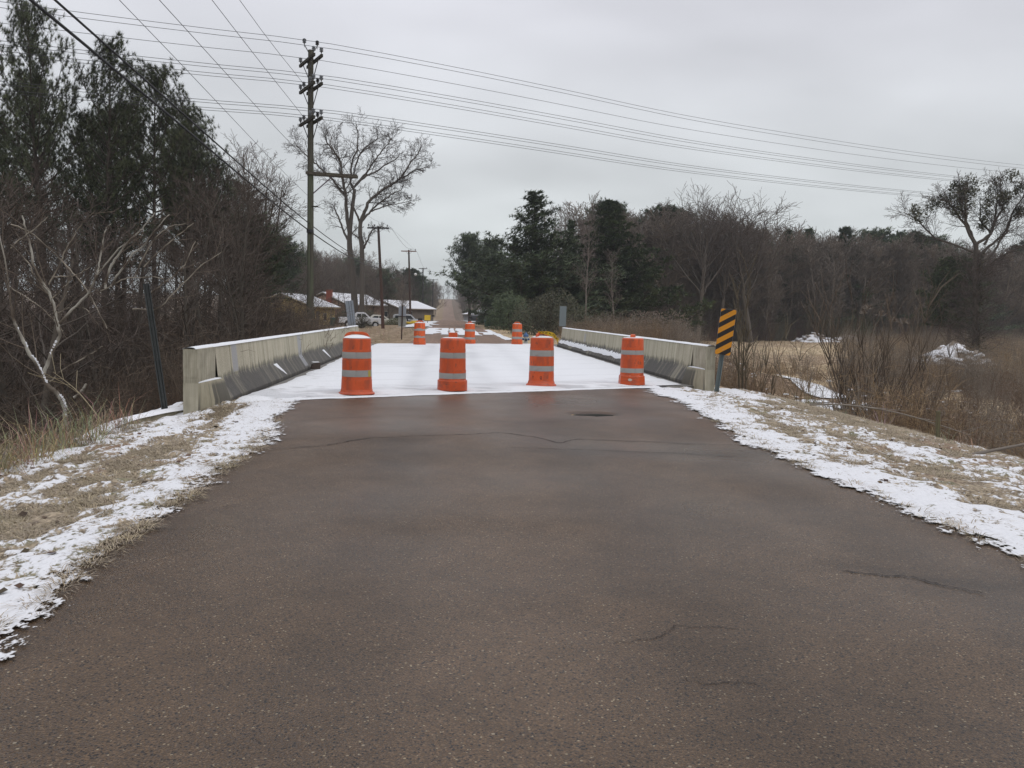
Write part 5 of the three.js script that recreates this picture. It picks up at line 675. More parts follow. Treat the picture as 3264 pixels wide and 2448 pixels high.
[[-13, -185, 9.5, 2], [-19, -200, 12, 0], [-9.5, -225, 11.5, 2], [-14, -250, 13, 1], [-8.5, -290, 12.5, 2], [-24, -230, 14, 2], [-30, -190, 12.5, 2]].forEach(([x, z, t, k], i) => addTree('pine_tree', 'dim evergreen among the bare woodland behind the houses on the left', 'pine tree', [pineFull[0], pineFull[1], pineRound][k], x, z, t, i * 1.3, 'evergreens in the woodland behind the houses', 1.2, 15));
// right forest
{
  const r = rngOf(909), edge = (x) => -113 - 0.52 * x; let n = 0;
  for (let k = 0; k < 290; k++) {
    const x = lerp(22, 135, Math.pow(r(), 0.9)), dz = Math.pow(r(), 1.2) * 26, z = edge(x) - 3 - dz;
    const tall = x < 45 ? lerp(15.5, 18.5, r()) : x < 60 ? lerp(14.5, 18, r()) : lerp(13.8, 17.5, r());
    addBare([5, 6, 7, 5, 6, 6][Math.floor(r() * 6)], x, z, tall * (1 + dz * 0.006), r() * 6.28, 'forest_tree', 'bare brown tree in the dense wood across the right field', 'bare trees of the right wood', 1.3 + 0.5 * r());
  }
  for (let k = 0; k < 18; k++) { const x = lerp(14, 26, r()), z = -lerp(118, 140, r()); addBare(3, x, z, lerp(15.5, 18.5, r()), r() * 6.28, 'pale_tree', 'pale slender tree rising behind the two pointed pines', 'pale slender trees behind the pointed pines', 1.25); }
  for (let k = 0; k < 12; k++) { const x = lerp(66, 96, r()), z = edge(x) - 20 - 10 * r(); addBare(3, x, z, lerp(17.5, 20, r()), r() * 6.28, 'pale_tree', 'pale thin treetop showing above the right wood', 'pale treetops above the right wood', 1.1); }
  addBare(8, 37.6, -131, 23.2, 0.5, 'bare_tree', 'tall bare oak standing above the wood behind the striped sign', null, 0.95);
  addBare(8, 47.2, -135, 22.4, 2.6, 'bare_tree', 'wide rounded bare oak above the wood, right of the striped sign', null, 1.3);
  addBare(8, 42.8, -136, 22.0, 4.4, 'bare_tree', 'bare oak between the tall oak and the wide rounded oak', null, 0.95);
  addBare(3, 13.2, -84, 10.8, 1.0, 'bare_tree', 'pale thin bare tree in front of the pointed pine', null, 1.35);
  addBare(3, 16.8, -88, 8.6, 2.2, 'bare_tree', 'pale thin bare tree in front of the gap between the two pointed pines', null, 1.3);
}
// the big bare trees by the houses and the mistletoe tree: limbs follow their own shapes
function limbTree(limbs, z, radii, sides, o, seed, depth) {
  const rnd = rngOf(seed), tk = new TB(), cr = new TB();
  for (const [k, pts2] of Object.entries(limbs)) {
    const trunk = k.includes('trunk'), ph = rnd() * 6.28, L = pts2.length - 1, sgn = rnd() < 0.5 ? -1 : 1, base = limbs.join?.[k] ?? 0;
    const c = new THREE.CatmullRomCurve3(pts2.map(([x, y], i) => V(x, y, z + (trunk ? 0 : sgn * depth * (i / L) * (0.5 + 0.5 * Math.sin(ph)) ))), false, 'catmullrom', 0.4), n = L * 4, P = [], R = [], [r0, r1] = radii[k] ?? radii.def; let len = 0;
    for (let i = 0; i <= n; i++) { const q = c.getPoint(i / n); q.add(rdir(rnd).multiplyScalar(trunk ? 0 : 0.05)); if (i) len += q.distanceTo(P[i - 1]); P.push(q); R.push(lerp(r0, r1, i / n)); }
    (trunk ? tk : cr).poly(P, R, trunk ? 10 : 7, o.col[0]);
    if (!trunk) spawn(cr, P, R, Math.min(len, 7), 0, { ...o, n: [Math.round(len * o.per), ...o.n.slice(1)] }, rnd);
  }
  return [tk.geo(), cr.geo()];
}
{
  const limbs = {
  trunk: [[-9.55,-0.14],[-10.00,5.70],[-10.26,7.77],[-10.31,9.01],[-10.20,10.67],[-9.96,12.74],[-9.80,14.14]],
  left: [[-10.27,9.43],[-10.53,11.07],[-10.70,13.54],[-10.87,14.35],[-11.21,16.71],[-11.38,17.20],[-12.37,18.38],[-12.70,19.27]],
  left2: [[-10.79,13.61],[-11.53,14.25],[-12.19,15.21],[-13.18,16.00],[-13.83,16.71],[-14.57,17.17],[-15.30,17.96],[-16.03,18.67],[-16.36,19.14]],
  c1: [[-9.84,13.97],[-10.22,14.78],[-10.14,15.60],[-9.98,17.08],[-9.42,18.24],[-9.43,19.70],[-9.55,20.51]],
  c2: [[-9.89,14.22],[-9.07,15.31],[-8.33,16.31],[-7.60,17.48],[-6.95,18.32],[-6.30,19.24],[-5.97,19.82]],
  c3: [[-9.72,14.55],[-8.58,15.57],[-7.59,16.01],[-6.52,16.86],[-5.54,17.39],[-5.13,18.05]],
  c4: [[-10.06,15.19],[-9.41,17.50],[-8.43,18.76],[-7.62,19.28],[-7.46,19.93]],
  c5: [[-11.17,16.71],[-11.63,17.35],[-12.04,18.15],[-12.45,18.87],[-12.29,19.77],[-12.05,20.59]],
  r_trunk: [[-8.89,0.71],[-8.89,7.39],[-9.11,9.46],[-9.08,10.62]],
  r1: [[-9.12,10.45],[-8.63,11.70],[-8.14,12.79],[-6.75,13.98],[-5.43,14.76],[-4.85,15.27],[-3.79,16.87],[-3.14,17.63],[-2.81,18.29]],
  r2: [[-4.85,15.19],[-3.78,15.88],[-3.29,16.10],[-2.46,16.25],[-1.80,16.68]],
  r3: [[-8.96,10.70],[-8.22,11.55],[-7.40,12.40],[-6.66,12.91],[-5.75,13.60],[-4.92,13.95],[-4.60,14.62]],
  r4: [[-7.97,11.80],[-6.40,12.34],[-5.08,12.55],[-3.75,12.83]],
  r5: [[-9.16,10.62],[-9.54,11.68],[-9.87,12.41],[-9.64,13.65],[-9.80,14.30]],
  r6: [[-8.77,7.89],[-8.36,8.57],[-7.79,9.74],[-6.71,10.10]],
  r7: [[-8.94,8.05],[-8.78,8.64],[-9.86,9.44],[-9.28,10.12]],
  low: [[-10.35,8.60],[-11.02,9.82],[-11.52,11.21],[-12.01,12.18],[-12.35,12.83]] };
  const o = { levels: 4, seg: [0.6, 0.5, 0.35, 0.3], wander: [0.16, 0.2, 0.24, 0.26], up: [0.05, 0.05, 0.03, 0], sides: [6, 4, 3, 3], n: [0, 6, 5, 3], per: 2.6, t0: [0.22, 0.15, 0.12, 0.1], ang: [0.8, 0.75, 0.75, 0.7], ratio: [0.30, 0.52, 0.55, 0.5], shrink: [0.35, 0.3, 0.3, 0.3], rmin: 0.012, rr: 0.4, col: [[0.10, 0.085, 0.07], [0.09, 0.075, 0.062], [0.085, 0.068, 0.058], [0.085, 0.068, 0.058]] };
  const pick = (keys) => Object.fromEntries(keys.map((k) => [k, limbs[k]]));
  const rad = { trunk: [0.36, 0.16], r_trunk: [0.26, 0.2], left: [0.22, 0.05], left2: [0.13, 0.03], c1: [0.13, 0.04], c2: [0.13, 0.03], c3: [0.12, 0.03], c4: [0.1, 0.03], c5: [0.09, 0.025], r1: [0.2, 0.03], r2: [0.09, 0.02], r3: [0.12, 0.03], r4: [0.08, 0.02], r5: [0.12, 0.05], r6: [0.13, 0.04], r7: [0.1, 0.04], low: [0.14, 0.03], def: [0.12, 0.03] };
  const off = (g, x, y, z) => g.map((q) => q.translate(-x, -y, -z));
  const A = off(limbTree(pick(['trunk', 'left', 'left2', 'c1', 'c2', 'c3', 'c4', 'c5', 'low']), -95, rad, 8, o, 5, 1.6), -9.6, -0.6, -95), B = off(limbTree(pick(['r_trunk', 'r1', 'r2', 'r3', 'r4', 'r5', 'r6', 'r7']), -94, rad, 8, o, 8, 1.6), -8.9, -0.6, -94);
  treeThing('bare_tree', 'big bare tree with thick forked trunk right of the tall pole', 'tree', trunkCrown(A), null, [-11.52, -0.99, -114], 1.2, 0);
  treeThing('bare_tree', 'bare tree leaning right, twin of the big forked one, behind the second pole', 'tree', trunkCrown(B), null, [-10.68, -0.99, -112.8], 1.2, 0);
  // mistletoe tree
  const ml = {
  trunk: [[46.40,3.73],[46.21,6.70],[46.11,8.34]],
  a: [[46.11,8.34],[45.61,9.63],[45.19,10.93],[44.90,12.16],[44.99,12.94],[45.15,13.66]],
  b: [[46.05,8.14],[45.05,9.81],[44.38,10.58],[43.79,11.28],[43.21,11.85],[42.49,12.35],[41.84,11.81]],
  c: [[45.87,7.67],[43.13,8.59],[42.42,9.03],[41.54,9.98],[40.81,10.68],[40.11,11.11]],
  d: [[46.18,8.34],[47.37,9.22],[47.71,10.35],[47.82,11.72],[47.82,12.89],[47.68,13.93]],
  e: [[47.43,9.35],[48.10,10.68],[48.74,11.42],[49.11,12.22],[48.98,13.12]],
  f: [[48.03,11.73],[48.39,12.52],[48.62,13.31],[48.83,14.29]],
  g: [[46.87,8.36],[47.49,9.36],[46.67,10.32],[46.75,11.30],[46.74,12.47]],
  h: [[46.45,7.36],[47.56,8.37],[48.81,9.39],[49.19,10.98],[50.07,12.31],[50.63,13.24]],
  i: [[46.37,6.37],[47.62,7.39],[48.49,8.99],[48.97,10.05],[49.48,10.85],[50.74,11.67]],
  j: [[46.41,5.71],[47.66,6.80],[49.00,7.62],[50.50,8.45],[51.35,8.93]],
  k: [[45.04,9.95],[44.68,11.24],[44.27,12.40],[43.83,12.84]],
  l: [[44.73,11.63],[44.51,12.86],[44.32,13.83]] };
  const radM = { trunk: [0.3, 0.2], def: [0.12, 0.025], c: [0.1, 0.03], a: [0.14, 0.03], d: [0.14, 0.03], h: [0.13, 0.03], i: [0.12, 0.03], j: [0.11, 0.03] };
  const om = { ...o, per: 2.8, up: [0.03, 0.02, 0, 0], rmin: 0.010, col: [[0.085, 0.072, 0.06], [0.08, 0.066, 0.056], [0.09, 0.07, 0.062], [0.1, 0.078, 0.07]] };
  ml.trunk = [[46.7, -2.4], ...ml.trunk];
  const C = off(limbTree(ml, -75, radM, 8, om, 12, 1.5), 46.7, -2.2, -75);
  const t = treeThing('mistletoe_tree', 'bare tree with leafy mistletoe clumps at the right edge above the rubble pile', 'tree', trunkCrown(C), null, [46.7, -2.2, -75], 1, 0);
  const balls = [[45.0, 13.5, 0.55], [45.6, 13.3, 0.6], [44.6, 12.9, 0.5], [43.9, 12.4, 0.45], [43.3, 12.0, 0.4], [44.4, 12.0, 0.6], [45.1, 12.3, 0.5], [42.5, 11.9, 0.35], [41.7, 11.5, 0.4], [40.1, 10.9, 0.42], [40.9, 10.6, 0.4], [47.7, 13.4, 0.55], [47.9, 12.4, 0.35], [48.8, 14.2, 0.45], [49.2, 12.6, 0.6], [48.6, 12.0, 0.45], [46.75, 11.9, 0.42], [46.8, 10.9, 0.4], [46.7, 10.0, 0.35], [49.8, 13.3, 0.35], [44.9, 11.2, 0.5], [43.8, 11.1, 0.35], [50.3, 11.4, 0.4], [49.6, 11.1, 0.35], [44.1, 13.3, 0.35]];
  const r = rngOf(44);
  for (const [x, y, R] of balls) { const b = new TB(); for (let k = 0; k < 210; k++) { const d = rdir(r), q = V(x - 46.7, y + 2.2, (hash2(x * 100, y * 100) - 0.5) * 1.6).add(V(d.x * (0.8 + 0.7 * hash2(x * 31, 5)), d.y * (0.8 + 0.8 * hash2(y * 17, 6)), d.z).multiplyScalar(R * 1.25 * Math.sqrt(r()))), g = mix3([0.05, 0.052, 0.03], [0.12, 0.12, 0.07], r()); b.blade(q, d.clone().add(rdir(r)).normalize(), 0.2, 0.16, g); } part('mistletoe_clump', b.geo(), leafMat, t); }
  { const b = new TB(), q = rngOf(91); for (let k = 0; k < 1500; k++) { const y = 0.2 + 9.5 * Math.pow(q(), 1.1), a = q() * 6.28, R = 0.2 + 0.9 * q() * q() * (1 - y / 14); b.blade(V(Math.cos(a) * R - 0.3 * y / 10, y, Math.sin(a) * R), V(Math.cos(a), 0.4, Math.sin(a)).add(rdir(q)).normalize(), 0.22, 0.14, mix3([0.045, 0.042, 0.026], [0.095, 0.085, 0.052], q())); } part('ivy', b.geo(), leafMat, t); const st = new TB(); for (let k = 0; k < 90; k++) { const y = 0.8 + 8 * q(), a = q() * 6.28; grow(st, V(-0.03 * y, y, 0), V(Math.cos(a), 0.5, Math.sin(a)).normalize(), 1.2 + 2.4 * q(), 0.03, 1, { ...om, levels: 4 }, q); } part('side_shoots', st.geo(), vmat, t); }
  addTree('pine_tree', 'dark evergreen growing behind the trunk of the mistletoe tree', 'pine tree', pineRound, 56.5, -96, 8.0, 1.0, null, 1.3, 15);
}
// pale-barked shrub in the left foreground
{
  const w = {
  a: [[-6.05,-0.21],[-6.15,-0.04],[-6.30,0.12],[-6.41,0.40],[-6.52,0.59],[-6.58,0.77],[-6.66,0.98],[-6.71,1.13],[-6.74,1.34],[-6.75,1.54]],
  b: [[-6.36,0.24],[-6.27,0.49],[-6.20,0.68],[-6.10,0.90],[-6.14,1.11],[-6.17,1.33],[-6.24,1.56],[-6.33,1.72],[-6.44,1.96],[-6.48,2.25],[-6.54,2.54],[-6.57,2.74]],
  c: [[-6.10,1.09],[-5.86,1.34],[-5.62,1.57],[-5.48,1.81],[-5.41,1.90],[-5.07,2.23],[-4.92,2.34]],
  d: [[-5.45,1.86],[-5.41,2.07],[-5.34,2.36],[-5.28,2.55],[-5.18,2.64]],
  e: [[-5.32,1.64],[-5.28,1.80],[-5.14,2.06],[-4.94,2.27],[-4.73,2.45],[-4.58,2.55],[-4.36,2.77]],
  f: [[-5.20,1.68],[-5.06,1.86],[-4.89,2.03],[-4.77,2.17],[-4.58,2.28],[-4.33,2.54],[-4.12,2.74]],
  g: [[-6.72,2.60],[-6.50,2.50],[-6.24,2.26],[-5.98,1.99],[-5.75,1.74],[-5.55,1.45],[-5.29,1.02]],
  h: [[-6.75,1.63],[-6.42,1.38],[-6.19,1.14],[-6.05,0.96]],
  i: [[-6.20,1.81],[-5.85,1.84],[-5.66,1.93],[-5.48,2.04]],
  j: [[-6.19,1.47],[-6.05,1.63],[-5.88,1.79]],
  k: [[-5.47,1.57],[-5.20,1.68],[-4.94,1.79],[-4.44,1.82],[-4.20,1.79]],
  l: [[-4.46,1.58],[-4.17,1.76],[-3.89,1.99],[-3.72,2.34]],
  m: [[-4.78,1.33],[-4.34,1.34],[-4.00,1.64],[-3.64,1.99],[-3.33,2.21]],
  n: [[-6.73,2.29],[-6.51,2.01],[-6.44,1.82],[-6.25,1.52],[-6.13,1.25],[-5.96,1.32],[-5.72,1.34],[-5.61,1.26]],
  o: [[-4.72,1.83],[-4.60,2.07],[-4.40,2.35],[-4.13,2.55],[-3.85,2.61]],
  p: [[-4.57,1.97],[-4.23,2.25],[-3.96,2.45],[-3.74,2.61]],
  q: [[-6.73,2.21],[-6.63,2.35],[-6.39,2.57],[-6.23,2.75]],
  r: [[-6.25,1.69],[-6.08,2.00],[-5.99,2.23],[-5.84,2.45],[-5.70,2.66],[-5.46,2.85]],
  u: [[-5.90,-0.10],[-5.78,0.00],[-5.68,0.13]],
  v: [[-6.25,0.16],[-6.08,0.33],[-5.77,0.51],[-5.53,0.65],[-5.38,0.74]] };
  const rnd = rngOf(77), tb = new TB(), sn = new TB(), thick = { a: [0.075, 0.012], b: [0.055, 0.018], c: [0.04, 0.010], d: [0.025, 0.01], e: [0.035, 0.012], f: [0.03, 0.01], g: [0.022, 0.014], h: [0.016, 0.012], u: [0.04, 0.03] };
  const zAt = (x) => -14 + 0.5 * Math.sin(x * 1.3) ;
  const o = { levels: 3, seg: [0.35, 0.3, 0.25], wander: [0.16, 0.2, 0.2], up: [0.05, 0.03, 0], sides: [5, 4, 3], n: [0, 4, 3], t0: [0.25, 0.2, 0.2], ang: [0.6, 0.6, 0.6], ratio: [0.3, 0.5, 0.5], shrink: [0.3, 0.3, 0.3], rmin: 0.004, rr: 0.45, col: [[0.20, 0.175, 0.135], [0.15, 0.12, 0.09], [0.12, 0.09, 0.07]] };
  w.a = [[-5.95, -1.1], [-6.03, -0.5], ...w.a, [-6.85, 2.4], [-7.0, 2.9]];
  for (const [k, p2] of Object.entries(w)) {
    const c = new THREE.CatmullRomCurve3(p2.map(([x, y]) => V(x, y, zAt(x))), false, 'catmullrom', 0.4), n = p2.length * 4, P = [], R = [], [r0, r1] = thick[k] ?? [0.02, 0.009]; let len = 0; const pale = 'abcdefu'.includes(k);
    for (let i = 0; i <= n; i++) { const q = c.getPoint(i / n); q.add(rdir(rnd).multiplyScalar(0.008)); if (i) len += q.distanceTo(P[i - 1]); P.push(q); R.push(lerp(r0, r1, i / n) * 0.60 * (0.85 + 0.3 * vnoise(i * 0.8, len, 4))); }
    const ph = rnd() * 9; tb.poly(P, R, 7, (q, f) => mix3(pale ? [0.13, 0.105, 0.08] : [0.10, 0.08, 0.06], pale ? [0.44, 0.42, 0.36] : [0.30, 0.265, 0.21], sstep(0.35, 0.65, fbm(f * 9 + ph, len, 3, 5))));
    spawn(tb, P, R, Math.min(len, 3), 0, { ...o, n: [Math.round(len * 2.2), 4, 3] }, rnd);
    if (k === 'a' || k === 'b') for (let i = 2; i < n - 3; i++) { if (fbm(i * 0.35, 3, 2, k === 'a' ? 5 : 8) < 0.52 || i > (k === 'a' ? 34 : 22)) continue; const a = P[i].clone().add(V(0.012, R[i] * 0.75, R[i] * 0.5)), b = P[i + 1].clone().add(V(0.012, R[i + 1] * 0.75, R[i] * 0.5)); sn.poly([a, a.clone().lerp(b, 0.5).add(V(0, 0.012, 0)), b], [R[i] * 0.25, R[i] * 0.7, R[i] * 0.25], 6, [0.86, 0.875, 0.895]); }
  }
  const t = thing('pale_shrub', 'large pale-barked shrub with crossing branches left of the leaning post', 'shrub'); part('branches', tb.geo(), vmat, t); part('snow_on_branch', sn.geo(), vmat, t);
}
// brush clumps: many fine stems
function brushGeo(seed, n, h, spread, cols, lean = 0.55, rB = 0.009, tw = 4, straight = 0) {
  const r = rngOf(seed), t = new TB();
  for (let k = 0; k < n; k++) { const a = r() * 6.28, q = V(Math.cos(a) * spread * 0.5 * r(), -0.1, Math.sin(a) * spread * 0.5 * r()), d = V(Math.cos(a) * lean * r(), 1, Math.sin(a) * lean * r()).normalize(), L = h * (0.45 + 0.65 * r()), c = mix3(cols[0], cols[1], r()), P = [q.clone()], R = [rB]; for (let s = 1; s <= 4; s++) { d.addScaledVector(rdir(r), straight ? 0.06 : 0.2).normalize(); q.addScaledVector(d, L / 4); P.push(q.clone()); R.push(rB * (1 - s * 0.19)); } t.poly(P, R, 3, c);
    for (let m = 0; m < tw; m++) { const s = 1 + Math.floor(r() * 3.99), b = P[Math.min(4, s)], e = rdir(r); e.y = Math.abs(e.y) * 0.8; if (straight) e.multiplyScalar(0.6).add(V(0, 0.8, 0)).addScaledVector(d, 0.5).normalize(); const q1 = b.clone().addScaledVector(e, L * 0.14), q2 = q1.clone().addScaledVector(e.add(rdir(r).multiplyScalar(0.5)).normalize(), L * 0.13); t.poly([b, q1, q2], [rB * 0.5, rB * 0.42, rB * 0.25], 3, c); } }
  return t.geo();
}
const brown = [[0.085, 0.064, 0.046], [0.17, 0.13, 0.095]], reddish = [[0.10, 0.066, 0.045], [0.19, 0.125, 0.085]], rust = [[0.21, 0.14, 0.075], [0.36, 0.26, 0.15]], greyb = [[0.16, 0.132, 0.105], [0.27, 0.23, 0.18]];
const brushA = brushGeo(1, 46, 2.0, 1.5, brown), brushB = brushGeo(2, 46, 1.6, 1.7, reddish, 0.9), brushC = brushGeo(3, 54, 1.5, 1.4, rust, 0.6, 0.006, 5), brushD = brushGeo(4, 40, 1.9, 1.4, greyb, 0.6);
{
  const r = rngOf(2025), A = [], B = [], C = [], D = [], F = [], G = [];
  const put = (list, x, z, s, tone = 1) => list.push({ p: [x, gy(x, z) - 0.05, z], s, r: r() * 6.28, c: [tone, tone, tone] });
  // left thicket
  for (let k = 0; k < 900; k++) { const z = -lerp(6, 44, Math.pow(r(), 0.75)), x = lerp(-4.7, -26, Math.pow(r(), 1.15)); if (x > -5.0 && z > -13.5) continue; if (x > 0.165 * z && z < -26) continue; if (x < z * 0.75 - 2) continue; const near = sstep(-4.7, -7, x); put(r() < 0.55 ? A : B, x, z, (z > -15.5 ? 0.62 : 1) * lerp(0.55, 1.0 + 0.5 * r(), near) * (0.75 + 0.5 * r()), 0.42 + 0.5 * r()); }
  // along the left barrier and round the pole foot
  for (let k = 0; k < 140; k++) { const z = -lerp(14, 44, r()), x = lerp(-3.9, -8, r()); if (x > 0.15 * z + 0.6 && z < -28) continue; put(r() < 0.6 ? A : B, x, z, 0.5 + 0.55 * r(), 0.8 + 0.4 * r()); }
  for (let k = 0; k < 150; k++) { const z = -lerp(44, 118, r()), a = lerp(-0.24, -0.166, r()), x = a * -z; put(r() < 0.5 ? A : B, x, z, (0.6 + 0.5 * r()) * (a > -0.185 ? 0.8 : 1.2), 1.0 + 0.4 * r()); }
  // creek bed and brush field right of the bridge
  for (let k = 0; k < 1250; k++) { const z = -lerp(8, 62, Math.pow(r(), 0.9)), x = lerp(7.6, 34, Math.pow(r(), 1.3)); if (x < 8 && z > -14) continue; const rt = x / -z, creek = rt > 0.35 && rt < 0.53 && z < -11 && z > -46; if (creek && r() < 0.93) continue; if (rt > 0.29 && rt < 0.47 && z < -34 && r() < 0.8) continue; const q = r(); put(q < 0.34 ? B : q < 0.66 ? D : C, x, z, (0.55 + 0.6 * r()) * (x < 9 ? 0.75 : 1), 0.8 + 0.5 * r()); }
  for (let k = 0; k < 260; k++) { const z = -lerp(9.5, 22, r()), x = lerp(8.4, 22, r()); if (x / -z > 0.36 && x / -z < 0.5) continue; put(r() < 0.75 ? C : B, x, z, 0.55 + 0.55 * r(), 0.7 + 0.6 * r()); }
  for (let k = 0; k < 620; k++) { const z = -lerp(45, 150, r()), x = -z * lerp(0.46, 0.85, r()); if (z < -110 - 0.52 * x) continue; put(r() < 0.5 ? C : D, x, z, 0.7 + 0.8 * r(), 0.7 + 0.5 * r()); }
  // foot of the right wood
  for (let k = 0; k < 420; k++) { const x = lerp(12, 135, r()), z = -112 - 0.52 * x - 2 - 12 * r(); F.push({ p: [x, gy(x, z) - 0.1, z], s: 1.6 + 1.6 * r(), r: r() * 6.28, c: [1, 1, 1].map((q) => q * (0.7 + 0.6 * r())) }); }
  stuff('thicket_brush', brushA, vmat, A, 'dense brown undergrowth of the left thicket'); stuff('thicket_brush', brushB, vmat, B, 'reddish brown bramble and undergrowth on both banks'); stuff('field_brush', brushC, vmat, C, 'rust-coloured weeds on the right bank'); stuff('field_brush', brushD, vmat, D, 'grey-brown weeds in the right creek bed'); stuff('wood_undergrowth', brushA, vmat, F, 'dark undergrowth along the foot of the right wood');
  // tall arching grass on both crests
  const tall = tuftGeo(16, 0.55, 0.08, 0.006, [[0.22, 0.175, 0.11], [0.46, 0.38, 0.25]], 12, 1.0), H = [], K = [];
  for (let k = 0; k < 620; k++) { if (k > 380) continue; const L = r() < 0.9, z = L ? -lerp(5.5, 11.2, r()) : -lerp(7, 17.6, r()), x = L ? lerp(-3.75, -5.2, r()) : lerp(6.3, 8.2, Math.pow(r(), 1.3)); H.push({ p: [x, gy(x, z) - 0.03, z], s: (L ? 0.55 : 0.42) + 0.6 * r(), r: r() * 6.28, c: [1, 1, 1].map((q) => q * (0.7 + 0.5 * r())) }); }
  for (let k = 0; k < 900; k++) { const z = -lerp(60, 138, r()), x = lerp(26, 120, r()); if (z < -108 - 0.52 * x) continue; K.push({ p: [x, gy(x, z) - 0.05, z], s: 0.8 + 0.8 * r(), r: r() * 6.28, c: [1, 1, 1].map((q) => q * (0.8 + 0.4 * r())) }); }
  for (let k = 0; k < 500; k++) { const L = r() < 0.6, z = -lerp(41, 95, r()), x = L ? lerp(-2.4, -9, r()) : lerp(4.0, 9, r()); K.push({ p: [x, gy(x, z) - 0.05, z], s: 0.35 + 0.45 * r(), r: r() * 6.28, c: [1, 1, 1].map((q) => q * (0.8 + 0.4 * r())) }); }
  stuff('tall_grass', tall, leafMat, H, 'tall dry grass along the crests of both banks'); stuff('tall_grass', tall, leafMat, K, 'tufts of dry grass in the right field and beyond the bridge');
  // snow caught on the brush and ground of the creek bed
  const sg = new THREE.IcosahedronGeometry(0.12, 1); sg.scale(1, 0.35, 0.8); const S = [];
  for (let k = 0; k < 1100; k++) { const z = -lerp(12, 60, r()), x = lerp(8.5, 30, r()); if (fbm(x * 0.25, z * 0.2, 3, 12) < 0.5) continue; S.push({ p: [x, gy(x, z) + 0.02 + 0.4 * r() * r(), z], s: 0.5 + 1.6 * r() * r(), r: r() * 6.28 }); }
  for (let k = 0; k < 420; k++) { const z = -lerp(9, 30, r()), x = lerp(-5, -14, r()); if (fbm(x * 0.4, z * 0.4, 3, 32) < 0.5) continue; S.push({ p: [x, gy(x, z) + 0.02 + 0.7 * r() * r(), z], s: 0.12 + 0.4 * r() * r(), r: r() * 6.28 }); }
  stuff('snow_clumps', sg, snowPlain, S, 'small clumps of snow caught in the brush of both banks');
}
// individual shrubs right of the sign
function shrub(label, x, z, n, h, lean, cols, seed, rB = 0.024) { const t = thing('multi_stem_shrub', label, 'shrub', [x, gy(x, z) - 0.05, z]); part('stems', brushGeo(seed, n, h, 0.55, cols, lean, rB, 10, 1), vmat, t); return t; }
const olive = [[0.10, 0.082, 0.055], [0.19, 0.155, 0.105]];
shrub('multi-stemmed brown shrub just right of the striped sign', 10.1, -28, 22, 3.2, 0.55, olive, 61); shrub('thin double-stemmed sapling directly behind the striped sign', 7.2, -21, 5, 2.7, 0.12, olive, 62, 0.026);
const sc = shrub('tall brown shrub with fluffy pale seed heads in the middle of the right bank', 12.4, -25, 36, 4.6, 0.42, brown, 63); shrub('tall brown shrub leaning right behind the seed-head shrub', 14.8, -27, 20, 3.8, 0.5, brown, 64); shrub('grey twiggy shrub between the sign and the seed-head shrub', 11.0, -23.5, 22, 3.0, 0.6, greyb, 65);
{ const r = rngOf(8), tb = new TB(); for (const [x, y, z] of [[-0.35, 4.35, 0.1], [-0.2, 4.5, 0], [0.1, 4.3, 0.2], [0.9, 4.1, 0], [0.7, 4.15, -0.2]]) for (let k = 0; k < 60; k++) { const d = rdir(r); d.y = Math.abs(d.y); tb.blade(V(x, y, z).addScaledVector(d, 0.13 * r()), d, 0.09, 0.03, mix3([0.15, 0.12, 0.09], [0.26, 0.21, 0.16], r())); } part('seed_heads', tb.geo(), leafMat, sc); }
function leafyMound(name, label, cat, pos, rx, ry, n, cols, leaf, seed, twigs = 60) { const t = thing(name, label, cat, pos), r = rngOf(seed), b = new TB(), st = new TB(); for (let k = 0; k < twigs; k++) { const d = rdir(r); d.y = Math.abs(d.y) + 0.2; d.normalize(); const e = V(d.x * rx, d.y * ry, d.z * rx).multiplyScalar(0.75 + 0.3 * r()); st.poly([V(0, 0, 0), e.clone().multiplyScalar(0.5).add(V(0, 0.2, 0)), e], [0.03, 0.018, 0.006], 4, [0.07, 0.055, 0.042]); } for (let k = 0; k < n; k++) { const d = rdir(r); d.y = Math.abs(d.y) * 1.05 - 0.05; const lump = 0.72 + 0.45 * fbm(d.x * 2.4 + 5, d.z * 2.4 + d.y * 2, 3, seed), s = lump * Math.pow(r(), 0.22), q = V(d.x * rx * s, Math.max(0, d.y) * ry * s, d.z * rx * s); b.blade(q, d.clone().multiplyScalar(0.5).add(rdir(r)).normalize(), leaf * (0.6 + 0.8 * r()), leaf * 0.45, mix3(cols[0], cols[1], r()).map((c) => c * (0.7 + 0.6 * fbm(d.x * 4, d.y * 4 + d.z * 3, 2, 4)))); } part('stems', st.geo(), vmat, t); part('foliage', b.geo(), leafMat, t); return t; }
const olv = [[0.04, 0.042, 0.022], [0.085, 0.08, 0.042]];
leafyMound('evergreen_bush', 'large olive-green bush beside the road past the right end of the bridge', 'bush', [7.9, -0.5, -68], 3.3, 3.9, 9000, olv, 0.17, 5);
leafyMound('evergreen_bush', 'dark bush overhanging the right road edge behind the olive one', 'bush', [5.9, -0.6, -84], 2.4, 4.2, 6000, pgDark, 0.2, 6); leafyMound('evergreen_bush', 'dark evergreen mass under the round-topped far pines', 'bush', [6.5, -0.8, -118], 3.0, 5.5, 6000, pgDark, 0.26, 7);
leafyMound('vine_mound', 'tangled brown vine mound above the middle of the right barrier', 'bush', [18.5, -1.8, -78], 4.6, 4.0, 7000, [[0.10, 0.075, 0.055], [0.17, 0.13, 0.095]], 0.22, 9, 140); leafyMound('vine_mound', 'lower dark thicket mound between the olive bush and the vine mound', 'bush', [13, -1.3, -76], 3.2, 2.9, 5000, [[0.055, 0.046, 0.03], [0.09, 0.075, 0.05]], 0.2, 10, 100);
